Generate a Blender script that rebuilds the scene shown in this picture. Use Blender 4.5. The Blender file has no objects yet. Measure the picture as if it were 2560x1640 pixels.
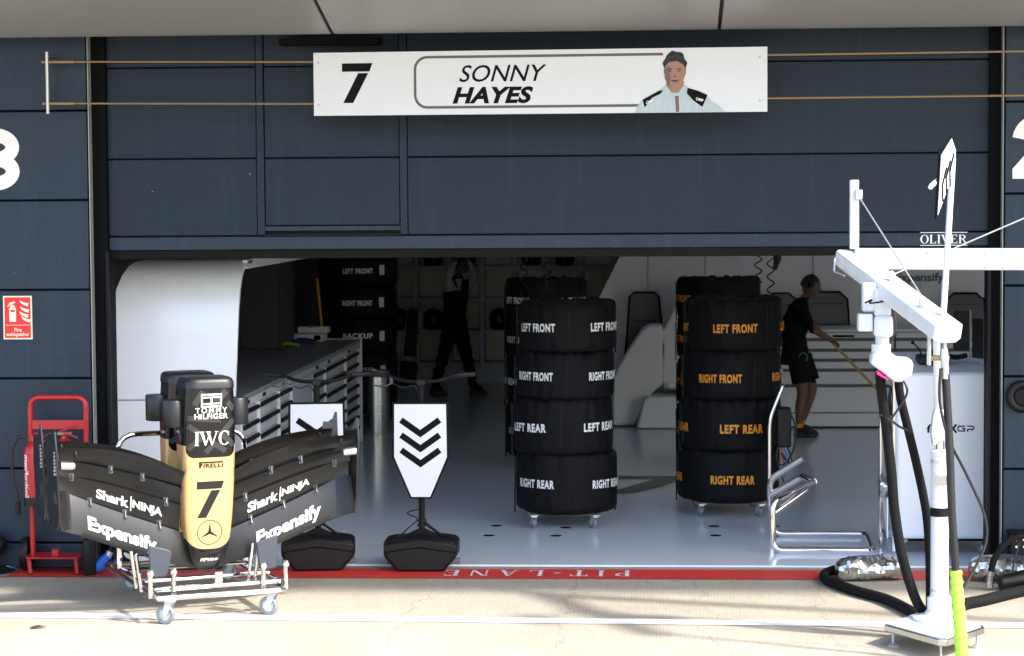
import bpy, bmesh, math, random
import numpy as np
from mathutils import Vector, Matrix
random.seed(7)
PI = math.pi
scene = bpy.context.scene
COL = scene.collection

# ------------------------------------------------------------------ camera
cam = bpy.data.objects.new('camera', bpy.data.cameras.new('camera'))
COL.objects.link(cam)
RT = Vector((0.99797988, 0.0631473, -0.00696969)); UPV = Vector((0.00330936, 0.05788503, 0.99831777)); FW = Vector((-0.06344452, 0.99632411, -0.05755912))
cm = Matrix((RT, UPV, -FW)).transposed().to_4x4(); cm.translation = (0, -16, 2.63)
cam.matrix_world = cm
cam.data.sensor_width = 36.0
cam.data.lens = 36.0 * 5680 / 2560
cam.data.clip_start = 0.5; cam.data.clip_end = 2000
cam.data.dof.use_dof = True
cam.data.dof.focus_distance = 15.0
cam.data.dof.aperture_fstop = 5.6
scene.camera = cam

# ------------------------------------------------------------------ light
TOSUN = Vector((0.86, -0.44, 1.0)).normalized()
world = bpy.data.worlds.new('World'); scene.world = world; world.use_nodes = True
wn = world.node_tree.nodes; wl = world.node_tree.links
sky = wn.new('ShaderNodeTexSky'); sky.sky_type = 'NISHITA'; sky.sun_disc = False
sky.sun_elevation = math.asin(TOSUN.z); sky.sun_rotation = math.atan2(TOSUN.x, TOSUN.y)
sky.air_density = 1.0; sky.dust_density = 2.6; sky.ozone_density = 1.0
wl.new(sky.outputs[0], wn['Background'].inputs[0]); wn['Background'].inputs[1].default_value = 0.15
sun = bpy.data.objects.new('sun', bpy.data.lights.new('sun', 'SUN')); COL.objects.link(sun)
sun.data.energy = 2.0; sun.data.angle = math.radians(3.6); sun.data.color = (1.0, 0.97, 0.92)
sun.rotation_euler = TOSUN.to_track_quat('Z', 'Y').to_euler(); sun.location = (6, -6, 12)
scene.view_settings.view_transform = 'Standard'; scene.view_settings.look = 'None'
scene.view_settings.exposure = 2.03; scene.view_settings.gamma = 1.0
scene.view_settings.use_curve_mapping = False
scene.render.engine = 'CYCLES'
scene.cycles.max_bounces = 10; scene.cycles.diffuse_bounces = 6; scene.cycles.glossy_bounces = 5
scene.cycles.use_denoising = True
scene.cycles.sample_clamp_indirect = 6.0

# ------------------------------------------------------------------ materials
def mat(name, col, rough=0.5, metal=0.0, vary=0.12, scale=6.0, bump=0.0, bscale=60.0, coat=0.0, spec=0.5, sheen=0.0, stretch=(1, 1, 1)):
    m = bpy.data.materials.new(name); m.use_nodes = True
    n = m.node_tree.nodes; l = m.node_tree.links; b = n['Principled BSDF']
    b.inputs['Metallic'].default_value = metal; b.inputs['Specular IOR Level'].default_value = spec
    b.inputs['Coat Weight'].default_value = coat; b.inputs['Coat Roughness'].default_value = 0.08
    if sheen: b.inputs['Sheen Weight'].default_value = sheen
    tc = n.new('ShaderNodeTexCoord'); mp = n.new('ShaderNodeMapping'); mp.inputs['Scale'].default_value = stretch
    l.new(tc.outputs['Object'], mp.inputs['Vector'])
    nz = n.new('ShaderNodeTexNoise'); nz.inputs['Scale'].default_value = scale; nz.inputs['Detail'].default_value = 6.0; nz.inputs['Roughness'].default_value = 0.62
    l.new(mp.outputs[0], nz.inputs['Vector'])
    mx = n.new('ShaderNodeMix'); mx.data_type = 'RGBA'
    lo = [c * (1 - vary) for c in col]; hi = [min(1, c * (1 + vary)) for c in col]
    mx.inputs[6].default_value = (*lo, 1); mx.inputs[7].default_value = (*hi, 1)
    l.new(nz.outputs['Fac'], mx.inputs[0]); l.new(mx.outputs[2], b.inputs['Base Color'])
    mr = n.new('ShaderNodeMapRange'); mr.inputs[3].default_value = max(0.02, rough * 0.8); mr.inputs[4].default_value = min(1, rough * 1.2)
    l.new(nz.outputs['Fac'], mr.inputs[0]); l.new(mr.outputs[0], b.inputs['Roughness'])
    if bump:
        n2 = n.new('ShaderNodeTexNoise'); n2.inputs['Scale'].default_value = bscale; n2.inputs['Detail'].default_value = 5.0
        l.new(mp.outputs[0], n2.inputs['Vector'])
        bp = n.new('ShaderNodeBump'); bp.inputs['Strength'].default_value = bump; bp.inputs['Distance'].default_value = 0.01
        l.new(n2.outputs['Fac'], bp.inputs['Height']); l.new(bp.outputs[0], b.inputs['Normal'])
    m['base'] = list(col)
    return m

class NB:
    """little node helper"""
    def __init__(s, m):
        s.n = m.node_tree.nodes; s.l = m.node_tree.links; s.b = s.n['Principled BSDF']
    def m(s, op, a, b=None, c=None):
        q = s.n.new('ShaderNodeMath'); q.operation = op
        for i, v in enumerate((a, b, c)):
            if v is None: continue
            if isinstance(v, (int, float)): q.inputs[i].default_value = v
            else: s.l.new(v, q.inputs[i])
        return q.outputs[0]
    def mix(s, f, a, b):
        q = s.n.new('ShaderNodeMix'); q.data_type = 'RGBA'
        for i, v in ((0, f), (6, a), (7, b)):
            if isinstance(v, (int, float)): q.inputs[i].default_value = v
            elif isinstance(v, tuple): q.inputs[i].default_value = (*v, 1) if len(v) == 3 else v
            else: s.l.new(v, q.inputs[i])
        return q.outputs[2]
    def xyz(s):
        tc = s.n.new('ShaderNodeTexCoord'); sp = s.n.new('ShaderNodeSeparateXYZ'); s.l.new(tc.outputs['Object'], sp.inputs[0])
        return tc.outputs['Object'], sp.outputs[0], sp.outputs[1], sp.outputs[2]
    def noise(s, vec, scale, detail=4.0, stretch=None, rough=0.6):
        if stretch:
            mp = s.n.new('ShaderNodeMapping'); mp.inputs['Scale'].default_value = stretch; s.l.new(vec, mp.inputs[0]); vec = mp.outputs[0]
        q = s.n.new('ShaderNodeTexNoise'); q.inputs['Scale'].default_value = scale; q.inputs['Detail'].default_value = detail; q.inputs['Roughness'].default_value = rough
        s.l.new(vec, q.inputs['Vector']); return q.outputs['Fac']
    def ramp(s, f, a, b):
        q = s.n.new('ShaderNodeMapRange'); q.inputs[1].default_value = a; q.inputs[2].default_value = b
        s.l.new(f, q.inputs[0]); return q.outputs[0]
    def bump(s, h, strength, dist=0.01):
        q = s.n.new('ShaderNodeBump'); q.inputs['Strength'].default_value = strength; q.inputs['Distance'].default_value = dist
        s.l.new(h, q.inputs['Height']); s.l.new(q.outputs[0], s.b.inputs['Normal'])

MAT = {}
def D(k, *a, **kw): MAT[k] = mat(k, *a, **kw)
D('clad', (0.0115, 0.0245, 0.045), 0.45, spec=0.35, vary=0.16, scale=2.2, bump=0.04, bscale=90)
D('clad_edge', (0.006, 0.007, 0.009), 0.6, spec=0.2)
D('joint_steel', (0.35, 0.38, 0.36), 0.4, 0.3)
D('dark', (0.003, 0.0032, 0.0038), 0.7, spec=0.1)
D('rubber', (0.006, 0.0045, 0.0045), 0.7, spec=0.15, bump=0.2)
D('soffit', (0.25, 0.255, 0.25), 0.38, vary=0.07, scale=0.8)
D('white', (0.80, 0.82, 0.85), 0.35, vary=0.02, scale=3)
D('white_gloss', (0.86, 0.89, 0.93), 0.22, vary=0.02, scale=3, coat=0.3)
D('sign_white', (0.66, 0.68, 0.70), 0.4, vary=0.02)
D('ink', (0.0035, 0.0035, 0.006), 0.6, spec=0.12)
D('taupe', (0.10, 0.082, 0.07), 0.4)
D('cable_brass', (0.32, 0.22, 0.12), 0.35, 0.7)
D('steel', (0.45, 0.45, 0.44), 0.32, 0.9, scale=20)
D('chrome', (0.72, 0.71, 0.70), 0.06, 1.0, vary=0.05, scale=12)
D('brushed', (0.55, 0.55, 0.54), 0.26, 1.0, vary=0.1, stretch=(1, 1, 12))
D('red', (0.42, 0.008, 0.010), 0.35, vary=0.12, scale=9, coat=0.2)
D('sign_red', (0.72, 0.02, 0.02), 0.45)
D('sign_cream', (0.78, 0.76, 0.58), 0.5)
D('black_paint', (0.0045, 0.0045, 0.005), 0.5, vary=0.2, spec=0.15)
D('black_plastic', (0.0055, 0.0055, 0.006), 0.45, spec=0.3, vary=0.25, scale=14, bump=0.1, bscale=160)
D('black_fabric', (0.0032, 0.0032, 0.004), 0.7, vary=0.35, scale=18, bump=0.8, bscale=13, spec=0.2)
D('black_cloth2', (0.012, 0.012, 0.014), 0.9, vary=0.3, scale=30, bump=0.3, bscale=220)
D('letter_white', (0.80, 0.80, 0.78), 0.5)
D('letter_orange', (0.78, 0.30, 0.015), 0.5)
D('grey_pad', (0.045, 0.051, 0.065), 0.5, spec=0.3)
D('grey_rubber', (0.16, 0.18, 0.20), 0.5)
D('zinc', (0.52, 0.56, 0.58), 0.35, 0.6)
D('carbon', (0.008, 0.008, 0.009), 0.30, vary=0.25, scale=5, coat=0.3)
D('carbon_grey', (0.055, 0.056, 0.06), 0.34, 0.25, vary=0.15)
D('cap_black', (0.010, 0.0105, 0.012), 0.42, vary=0.1)
D('camo', (0.030, 0.031, 0.032), 0.3, coat=0.2)
D('gold_ink', (0.018, 0.018, 0.02), 0.5, spec=0.2)
D('bracket', (0.075, 0.085, 0.10), 0.4, 0.4)
D('alu', (0.60, 0.62, 0.66), 0.28, 0.9)
D('drawer', (0.62, 0.64, 0.67), 0.4, vary=0.03)
D('worktop', (0.26, 0.27, 0.29), 0.35, vary=0.02, scale=2)
D('wall_in', (0.84, 0.85, 0.86), 0.45, vary=0.05, scale=1.5)
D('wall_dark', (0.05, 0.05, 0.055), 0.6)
D('ceiling', (0.85, 0.85, 0.85), 0.7)
D('shelf_grey', (0.70, 0.75, 0.80), 0.45)
D('shelf_cream', (0.80, 0.77, 0.64), 0.5)
D('helmet', (0.01, 0.01, 0.011), 0.15, coat=0.6)
D('seat_grey', (0.13, 0.14, 0.15), 0.6)
D('mould_white', (0.78, 0.79, 0.80), 0.35, vary=0.03)
D('skin', (0.17, 0.08, 0.052), 0.5, vary=0.12, scale=12)
D('hair', (0.02, 0.015, 0.012), 0.7, bump=0.5, bscale=120)
D('tshirt', (0.008, 0.0085, 0.0095), 0.9, spec=0.15)
D('shirt_white', (0.55, 0.57, 0.66), 0.8)
D('wood', (0.50, 0.30, 0.10), 0.5, stretch=(1, 1, 8))
D('hivis', (0.40, 0.75, 0.06), 0.5)
D('green_band', (0.05, 0.35, 0.06), 0.5)
D('blue_plug', (0.01, 0.13, 0.60), 0.35)
D('blue_cloth', (0.02, 0.05, 0.30), 0.8)
D('pink', (0.80, 0.03, 0.22), 0.5)
D('purple', (0.22, 0.08, 0.5), 0.5)
D('hose', (0.005, 0.005, 0.0055), 0.8, spec=0.2, bump=0.5, bscale=70)
D('hose_smooth', (0.016, 0.016, 0.018), 0.45, spec=0.35)
D('white_blown', (0.62, 0.65, 0.69), 0.35, vary=0.02)
D('monitor', (0.012, 0.011, 0.011), 0.35)
D('floor_mark', (0.03, 0.032, 0.035), 0.25)
D('paint_white', (0.72, 0.72, 0.71), 0.6, vary=0.18, scale=9, bump=0.1)
D('portrait_skin', (0.32, 0.17, 0.12), 0.5)
D('portrait_suit', (0.42, 0.50, 0.53), 0.5, vary=0.22, scale=14, stretch=(2, 1, .6))
D('portrait_hair', (0.012, 0.009, 0.007), 0.6, vary=0.8, scale=40)
D('portrait_shade', (0.17, 0.09, 0.065), 0.5)
D('portrait_lip', (0.14, 0.05, 0.045), 0.5)
D('portrait_hairlight', (0.045, 0.034, 0.024), 0.6)
D('debris', (0.03, 0.03, 0.03), 0.7)

# foil: crinkled metal
def foil():
    m = mat('foil', (0.66, 0.66, 0.66), 0.26, 1.0, vary=0.15, scale=30); h = NB(m); v, x, y, z = h.xyz()
    q = h.n.new('ShaderNodeTexVoronoi'); q.inputs['Scale'].default_value = 13; q.feature = 'F1'; h.l.new(v, q.inputs['Vector'])
    h.bump(q.outputs['Distance'], 0.45, 0.03); return m
MAT['foil'] = foil()
def weathered(k):
    m = MAT[k]; h = NB(m); v, x, y, z = h.xyz(); base = h.b.inputs['Base Color'].links[0].from_socket
    run = h.m('MULTIPLY', h.ramp(h.noise(v, 5, 5, (3.0, 1, 0.22), 0.65), 0.50, 0.74), 0.40)
    c = h.mix(run, base, tuple(q * 2.1 for q in m['base']))
    sc = h.m('MULTIPLY', h.ramp(h.noise(v, 11, 3, (1.0, 1, 4.5)), 0.70, 0.735), 0.45); c = h.mix(sc, c, (0.11, 0.115, 0.115))
    dk = h.m('MULTIPLY', h.ramp(h.noise(v, 2.6, 4), 0.56, 0.72), 0.35); c = h.mix(dk, c, tuple(q * 0.5 for q in m['base']))
    oi = h.n.new('ShaderNodeObjectInfo')
    c = h.mix(h.m('MULTIPLY', oi.outputs['Random'], 0.22), c, tuple(q * 0.45 for q in m['base']))
    h.l.new(c, h.b.inputs['Base Color'])
weathered('clad')
def worn_paint():
    m = MAT['paint_white']; h = NB(m); v, x, y, z = h.xyz(); base = h.b.inputs['Base Color'].links[0].from_socket
    w = h.m('MULTIPLY', h.ramp(h.noise(v, 17, 7, (0.6, 1, 1), 0.7), 0.57, 0.66), 0.55)
    h.l.new(h.mix(w, base, (0.36, 0.32, 0.25)), h.b.inputs['Base Color'])
worn_paint()
def grime(k, amt=0.35):
    m = MAT[k]; h = NB(m); v, x, y, z = h.xyz(); base = h.b.inputs['Base Color'].links[0].from_socket
    d = h.m('MULTIPLY', h.ramp(h.noise(v, 9, 6, (1, 1, .5), .7), 0.52, 0.72), amt)
    c = h.mix(d, base, tuple(q * 0.45 for q in m['base'])); sc = h.m('MULTIPLY', h.ramp(h.noise(v, 34, 3, (1, 1, 3)), 0.68, 0.72), 0.6)
    h.l.new(h.mix(sc, c, tuple(q * 0.3 for q in m['base'])), h.b.inputs['Base Color'])
grime('white_blown'); grime('zinc'); grime('chrome', .15); grime('red', .3)

# carbon-fibre wing skin with fine weave lines
def weave():
    m = mat('carbon_weave', (0.0075, 0.0077, 0.0085), 0.34, 0.0, vary=0.2, scale=3, coat=0.15, spec=0.42); h = NB(m); v, x, y, z = h.xyz()
    w = h.n.new('ShaderNodeTexWave'); w.wave_type = 'BANDS'; w.bands_direction = 'Z'; w.inputs['Scale'].default_value = 55; w.inputs['Distortion'].default_value = 0.6
    h.l.new(v, w.inputs['Vector']); h.bump(w.outputs['Fac'], 0.10, 0.004); return m
MAT['weave'] = weave()

# nose paint: gold field with rounded lower end on gloss black
def nose_paint():
    m = mat('nose_paint', (0.01, 0.01, 0.011), 0.2, coat=0.25, spec=0.4); h = NB(m); v, x, y, z = h.xyz()
    ax = h.m('ABSOLUTE', x)
    qx = h.m('MAXIMUM', h.m('SUBTRACT', ax, 0.030), 0.0); qz = h.m('MAXIMUM', h.m('SUBTRACT', 0.535, z), 0.0)
    low = h.m('LESS_THAN', h.m('SQRT', h.m('ADD', h.m('MULTIPLY', qx, qx), h.m('MULTIPLY', qz, qz))), 0.131)
    low = h.m('MAXIMUM', low, h.m('GREATER_THAN', z, 0.56))
    kx = h.m('MAXIMUM', h.m('SUBTRACT', ax, 0.105), 0.0); kz = h.m('MAXIMUM', h.m('SUBTRACT', 1.048, z), 0.0)
    blk = h.m('LESS_THAN', h.m('SQRT', h.m('ADD', h.m('MULTIPLY', kx, kx), h.m('MULTIPLY', kz, kz))), 0.052)
    blk = h.m('MAXIMUM', blk, h.m('GREATER_THAN', z, 1.075))
    g = h.m('MULTIPLY', low, h.m('SUBTRACT', 1.0, blk))
    h.l.new(h.mix(g, (0.004, 0.004, 0.0045), (0.84, 0.565, 0.25)), h.b.inputs['Base Color'])
    h.l.new(h.m('MULTIPLY', g, 0.6), h.b.inputs['Metallic'])
    h.l.new(h.m('ADD', 0.16, h.m('MULTIPLY', g, 0.22)), h.b.inputs['Roughness'])
    return m
MAT['nose_paint'] = nose_paint()

# sectional door skin: fine horizontal ribs, sparse pale chips
def door_skin():
    m = mat('door_skin', (0.0085, 0.019, 0.033), 0.48, spec=0.3, vary=0.14, scale=1.4); h = NB(m); v, x, y, z = h.xyz()
    base = h.b.inputs['Base Color'].links[0].from_socket
    q = h.n.new('ShaderNodeTexVoronoi'); q.inputs['Scale'].default_value = 9.0; h.l.new(v, q.inputs['Vector'])
    sp = h.m('MULTIPLY', h.m('LESS_THAN', q.outputs['Distance'], 0.035), h.m('GREATER_THAN', h.noise(v, 1.3, 2), 0.60))
    h.l.new(h.mix(sp, base, (0.4, 0.42, 0.42)), h.b.inputs['Base Color'])
    oi = h.n.new('ShaderNodeObjectInfo'); c0 = h.b.inputs['Base Color'].links[0].from_socket
    run = h.m('MULTIPLY', h.ramp(h.noise(v, 4, 5, (3.0, 1, 0.2), 0.65), 0.50, 0.76), 0.45)
    c0 = h.mix(run, c0, (0.022, 0.038, 0.052)); c0 = h.mix(h.m('MULTIPLY', oi.outputs['Random'], 0.18), c0, (0.004, 0.010, 0.018))
    h.l.new(c0, h.b.inputs['Base Color'])
    w = h.m('SINE', h.m('MULTIPLY', z, 2 * PI / 0.0165))
    h.bump(w, 0.25, 0.003); return m
MAT['door_skin'] = door_skin()

# apron concrete: broomed, stained, cracked
def concrete():
    m = mat('concrete', (0.46, 0.40, 0.30), 0.85); h = NB(m); v, x, y, z = h.xyz()
    n1 = h.noise(v, 0.8, 8); n2 = h.noise(v, 26, 5); n3 = h.noise(v, 3.2, 6, (1.0, 0.35, 1), 0.7)
    br = h.noise(v, 70, 2, (1, 0.03, 1))
    f = h.m('ADD', h.m('MULTIPLY', n1, 0.45), h.m('ADD', h.m('MULTIPLY', n2, 0.25), h.m('MULTIPLY', n3, 0.3)))
    c = h.mix(h.ramp(f, 0.36, 0.62), (0.30, 0.262, 0.20), (0.41, 0.365, 0.288))
    c = h.mix(h.m('MULTIPLY', h.ramp(br, 0.52, 0.75), 0.30), c, (0.20, 0.175, 0.135))
    # thin wandering cracks
    wob = h.m('MULTIPLY', h.m('SUBTRACT', h.noise(v, 1.7, 5), 0.5), 0.55)
    ck = None
    for x0, k in ((-0.55, 0.02), (0.22, -0.05), (1.1, 0.03), (-1.35, 0.1), (-3.4, 0.0)):
        dd = h.m('ABSOLUTE', h.m('SUBTRACT', h.m('ADD', x, wob), h.m('ADD', x0, h.m('MULTIPLY', y, k))))
        o = h.m('LESS_THAN', dd, 0.005); ck = o if ck is None else h.m('MAXIMUM', ck, o)
    c = h.mix(h.m('MULTIPLY', ck, 0.5), c, (0.15, 0.13, 0.10))
    # saw-cut joints
    jt = None
    for y0 in (-3.35, -7.6):
        o = h.m('LESS_THAN', h.m('ABSOLUTE', h.m('SUBTRACT', y, y0)), 0.008); jt = o if jt is None else h.m('MAXIMUM', jt, o)
    c = h.mix(h.m('MULTIPLY', jt, 0.6), c, (0.12, 0.11, 0.09))
    gr = h.m('SINE', h.m('MULTIPLY', h.m('ADD', x, h.m('MULTIPLY', h.noise(v, 2.0, 2), 0.02)), 2 * PI / 0.021))
    c = h.mix(h.m('MULTIPLY', h.ramp(gr, 0.3, 1.0), 0.22), c, (0.19, 0.16, 0.12))
    sp = h.ramp(h.noise(v, 140, 3), 0.60, 0.72); c = h.mix(h.m('MULTIPLY', sp, 0.5), c, (0.14, 0.12, 0.095))
    st = h.m('MULTIPLY', h.ramp(h.noise(v, 1.1, 6, (0.7, 1.6, 1), 0.7), 0.54, 0.70), 0.40); c = h.mix(st, c, (0.21, 0.185, 0.15))
    # rubber scuffs
    sc = h.m('MULTIPLY', h.ramp(h.noise(v, 5.5, 3, (0.25, 2.4, 1)), 0.63, 0.74), 0.35)
    c = h.mix(sc, c, (0.20, 0.18, 0.15))
    h.l.new(c, h.b.inputs['Base Color']); h.bump(h.m('ADD', n2, br), 0.35, 0.006); return m
MAT['concrete'] = concrete()

def red_line():
    m = mat('red_line', (0.60, 0.035, 0.025), 0.55, vary=0.15, scale=3); h = NB(m); v, x, y, z = h.xyz()
    base = h.b.inputs['Base Color'].links[0].from_socket
    w = h.m('MULTIPLY', h.ramp(h.noise(v, 14, 7, (0.5, 1, 1)), 0.62, 0.7), 0.5)
    h.l.new(h.mix(w, base, (0.30, 0.20, 0.15)), h.b.inputs['Base Color']); return m
MAT['red_line'] = red_line()

# glossy epoxy garage floor
def epoxy():
    m = mat('epoxy', (0.74, 0.82, 0.91), 0.12, vary=0.03, spec=0.35); h = NB(m); v, x, y, z = h.xyz()
    h.bump(h.noise(v, 2.2, 3), 0.035, 0.05)
    n = h.noise(v, 5, 6); h.l.new(h.m('ADD', 0.06, h.m('MULTIPLY', n, 0.14)), h.b.inputs['Roughness'])
    return m
MAT['epoxy'] = epoxy()

# ------------------------------------------------------------------ geometry helpers
class B:
    def __init__(s): s.v = []; s.f = []
    def add(s, vs, fs):
        o = len(s.v); s.v += [tuple(q) for q in vs]; s.f += [tuple(i + o for i in q) for q in fs]; return s
    def box(s, x0, x1, y0, y1, z0, z1, M=None):
        vs = [Vector((x, y, z)) for z in (z0, z1) for y in (y0, y1) for x in (x0, x1)]
        if M is not None: vs = [M @ q for q in vs]
        return s.add(vs, [(0, 2, 3, 1), (4, 5, 7, 6), (0, 1, 5, 4), (2, 6, 7, 3), (0, 4, 6, 2), (1, 3, 7, 5)])
    def prism(s, poly, fn0, fn1):
        n = len(poly); a = [fn0(*q) for q in poly]; b = [fn1(*q) for q in poly]
        return s.add(a + b, [tuple(range(n - 1, -1, -1)), tuple(range(n, 2 * n))] + [(i, (i + 1) % n, n + (i + 1) % n, n + i) for i in range(n)])
    def py(s, poly, y0, y1):      # polygon in xz, extruded along y
        return s.prism(poly, lambda x, z: (x, y0, z), lambda x, z: (x, y1, z))
    def pz(s, poly, z0, z1):
        return s.prism(poly, lambda x, y: (x, y, z0), lambda x, y: (x, y, z1))
    def px(s, poly, x0, x1):
        return s.prism(poly, lambda y, z: (x0, y, z), lambda y, z: (x1, y, z))
    def tube(s, pts, r, n=10, closed=False, r1=None, cap=True):
        P = [Vector(q) for q in pts]; m = len(P)
        R = r if isinstance(r, (list, tuple)) else [r + ((r1 - r) * i / (m - 1) if r1 is not None else 0) for i in range(m)]
        T = []
        for i in range(m):
            a = P[(i - 1) % m] if (closed or i > 0) else P[i]; b = P[(i + 1) % m] if (closed or i < m - 1) else P[i]
            t = (b - a); T.append(t.normalized() if t.length > 1e-9 else Vector((0, 0, 1)))
        up = Vector((0, 0, 1)) if abs(T[0].z) < 0.9 else Vector((1, 0, 0))
        nrm = T[0].cross(up).normalized(); vs = []
        for i in range(m):
            nrm = (nrm - T[i] * nrm.dot(T[i]));
            nrm = nrm.normalized() if nrm.length > 1e-6 else T[i].orthogonal().normalized()
            bn = T[i].cross(nrm)
            vs += [P[i] + (nrm * math.cos(2 * PI * k / n) + bn * math.sin(2 * PI * k / n)) * R[i] for k in range(n)]
        fs = [(i * n + k, i * n + (k + 1) % n, ((i + 1) % m) * n + (k + 1) % n, ((i + 1) % m) * n + k) for i in range(m if closed else m - 1) for k in range(n)]
        if cap and not closed: fs += [tuple(range(n - 1, -1, -1)), tuple((m - 1) * n + k for k in range(n))]
        return s.add(vs, fs)
    def cyl(s, a, b, r, n=16, r1=None): return s.tube([a, b], r, n, r1=r1)
    def lathe(s, prof, c=(0, 0, 0), n=32, M=None, fn=None, cap=True):
        vs = []
        for r, z in prof:
            for k in range(n):
                a = 2 * PI * k / n; q = Vector((r * math.cos(a), r * math.sin(a), z))
                if fn: q = fn(q, a, r, z)
                if M is not None: q = M @ q
                vs.append(q + Vector(c))
        m = len(prof)
        fs = [(i * n + k, i * n + (k + 1) % n, (i + 1) * n + (k + 1) % n, (i + 1) * n + k) for i in range(m - 1) for k in range(n)]
        if cap: fs += [tuple(range(n - 1, -1, -1)), tuple((m - 1) * n + k for k in range(n))]
        return s.add(vs, fs)
    def ball(s, c, r, n=12, sq=(1, 1, 1)):
        prof = [(r * math.sin(PI * i / n) + 1e-4, -r * math.cos(PI * i / n)) for i in range(n + 1)]
        return s.lathe(prof, c, n * 2, Matrix.Diagonal((*sq, 1)).to_3x3())
    def loft(s, rings, closed=True, cap=True):
        n = len(rings[0]); vs = [q for r in rings for q in r]
        fs = [(i * n + k, i * n + (k + 1) % n, (i + 1) * n + (k + 1) % n, (i + 1) * n + k) for i in range(len(rings) - 1) for k in range(n if closed else n - 1)]
        if cap: fs += [tuple(range(n - 1, -1, -1)), tuple((len(rings) - 1) * n + k for k in range(n))]
        return s.add(vs, fs)

ROOT = {}
def thing(name, label, cat, loc=(0, 0, 0), rotz=0.0, group=None, world=False):
    o = bpy.data.objects.new(name, None); COL.objects.link(o); o.empty_display_size = 0.1
    o.location = loc; o.rotation_euler = (0, 0, rotz); o['label'] = label; o['category'] = cat
    if group: o['group'] = group
    ROOT[o.name] = Vector(loc) if world else Vector((0, 0, 0))
    return o
def tag(o, label, cat, group=None):
    o['label'] = label; o['category'] = cat
    if group: o['group'] = group
    return o
def rootoff(p):
    while p.parent: p = p.parent
    return ROOT.get(p.name, Vector((0, 0, 0)))
def obj(name, b, m, parent=None, bevel=0.0, smooth=True, ang=35, seg=2, kind=None, loc=None):
    off = rootoff(parent) if parent else Vector(loc or (0, 0, 0))
    me = bpy.data.meshes.new(name)
    me.from_pydata([Vector(q) - off for q in b.v], [], b.f)
    bm = bmesh.new(); bm.from_mesh(me); bmesh.ops.recalc_face_normals(bm, faces=bm.faces); bm.to_mesh(me); bm.free()
    if smooth:
        me.shade_smooth(); me.set_sharp_from_angle(angle=math.radians(ang))
    for q in (m if isinstance(m, (list, tuple)) else [m]): me.materials.append(MAT[q] if isinstance(q, str) else q)
    o = bpy.data.objects.new(name, me); COL.objects.link(o)
    if parent: o.parent = parent
    else: o.location = off
    if bevel:
        md = o.modifiers.new('bevel', 'BEVEL'); md.width = bevel; md.segments = seg; md.limit_method = 'ANGLE'; md.angle_limit = math.radians(40)
    if kind: o['kind'] = kind
    return o
def copy_tree(o, parent=None):
    c = o.copy(); COL.objects.link(c); c.parent = parent
    for ch in [q for q in o.children]: copy_tree(ch, c)
    return c
def textmesh(s, bold=0.0, shear=0.0, sp=1.0):
    cu = bpy.data.curves.new('t', 'FONT'); cu.body = s; cu.offset = bold; cu.shear = shear; cu.space_character = sp; cu.resolution_u = 4
    ob = bpy.data.objects.new('t', cu); COL.objects.link(ob)
    dg = bpy.context.evaluated_depsgraph_get(); me = bpy.data.meshes.new_from_object(ob.evaluated_get(dg))
    v = [tuple(q.co)[:2] for q in me.vertices]; f = [tuple(p.vertices) for p in me.polygons]
    bpy.data.objects.remove(ob); bpy.data.curves.remove(cu); bpy.data.meshes.remove(me)
    return v, f
def fit(vf, w, h=None, keep=False):
    v, f = vf; a = np.array(v); lo = a.min(0); hi = a.max(0); c = (lo + hi) / 2; sx = w / (hi[0] - lo[0]); sy = (h / (hi[1] - lo[1])) if h else sx
    return [((q[0] - c[0]) * sx, (q[1] - c[1]) * sy) for q in v], f
def decal(name, vf, fn, m, parent, kind=None):
    b = B(); b.v = [fn(*q) for q in vf[0]]; b.f = list(vf[1])
    off = rootoff(parent) if parent else Vector((0, 0, 0))
    me = bpy.data.meshes.new(name); me.from_pydata([Vector(q) - off for q in b.v], [], b.f)
    me.materials.append(MAT[m]); o = bpy.data.objects.new(name, me); COL.objects.link(o)
    if parent: o.parent = parent
    return o
def ribbon(pts, w, closed=False):
    """flat mitred polyline -> (verts, quads)"""
    P = [Vector((*q, 0)) for q in pts]; n = len(P); L = []; R = []
    for i in range(n):
        a = P[i - 1] if (i > 0 or closed) else None; c = P[(i + 1) % n] if (i < n - 1 or closed) else None
        d0 = (P[i] - a).normalized() if a is not None else None; d1 = (c - P[i]).normalized() if c is not None else None
        if d0 is None: d0 = d1
        if d1 is None: d1 = d0
        n0 = Vector((-d0.y, d0.x, 0)); n1 = Vector((-d1.y, d1.x, 0)); m = (n0 + n1)
        m = m.normalized() if m.length > 1e-6 else n0
        k = min(w / 2 / max(0.3, m.dot(n0)), w * 1.4)
        L.append((P[i] + m * k)[:2]); R.append((P[i] - m * k)[:2])
    v = L + R; f = [(i, (i + 1) % n, n + (i + 1) % n, n + i) for i in range(n if closed else n - 1)]
    return v, f
def merge(*vfs):
    v = []; f = []
    for a, b in vfs:
        o = len(v); v += list(a); f += [tuple(i + o for i in q) for q in b]
    return v, f
def poly(*pts): return list(pts), [tuple(range(len(pts)))]
def arc(cx, cy, rx, ry, a0, a1, n=16): return [(cx + rx * math.cos(math.radians(a0 + (a1 - a0) * i / n)), cy + ry * math.sin(math.radians(a0 + (a1 - a0) * i / n))) for i in range(n + 1)]
def move(vf, dx, dy, sx=1, sy=1): return [(q[0] * sx + dx, q[1] * sy + dy) for q in vf[0]], vf[1]
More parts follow.
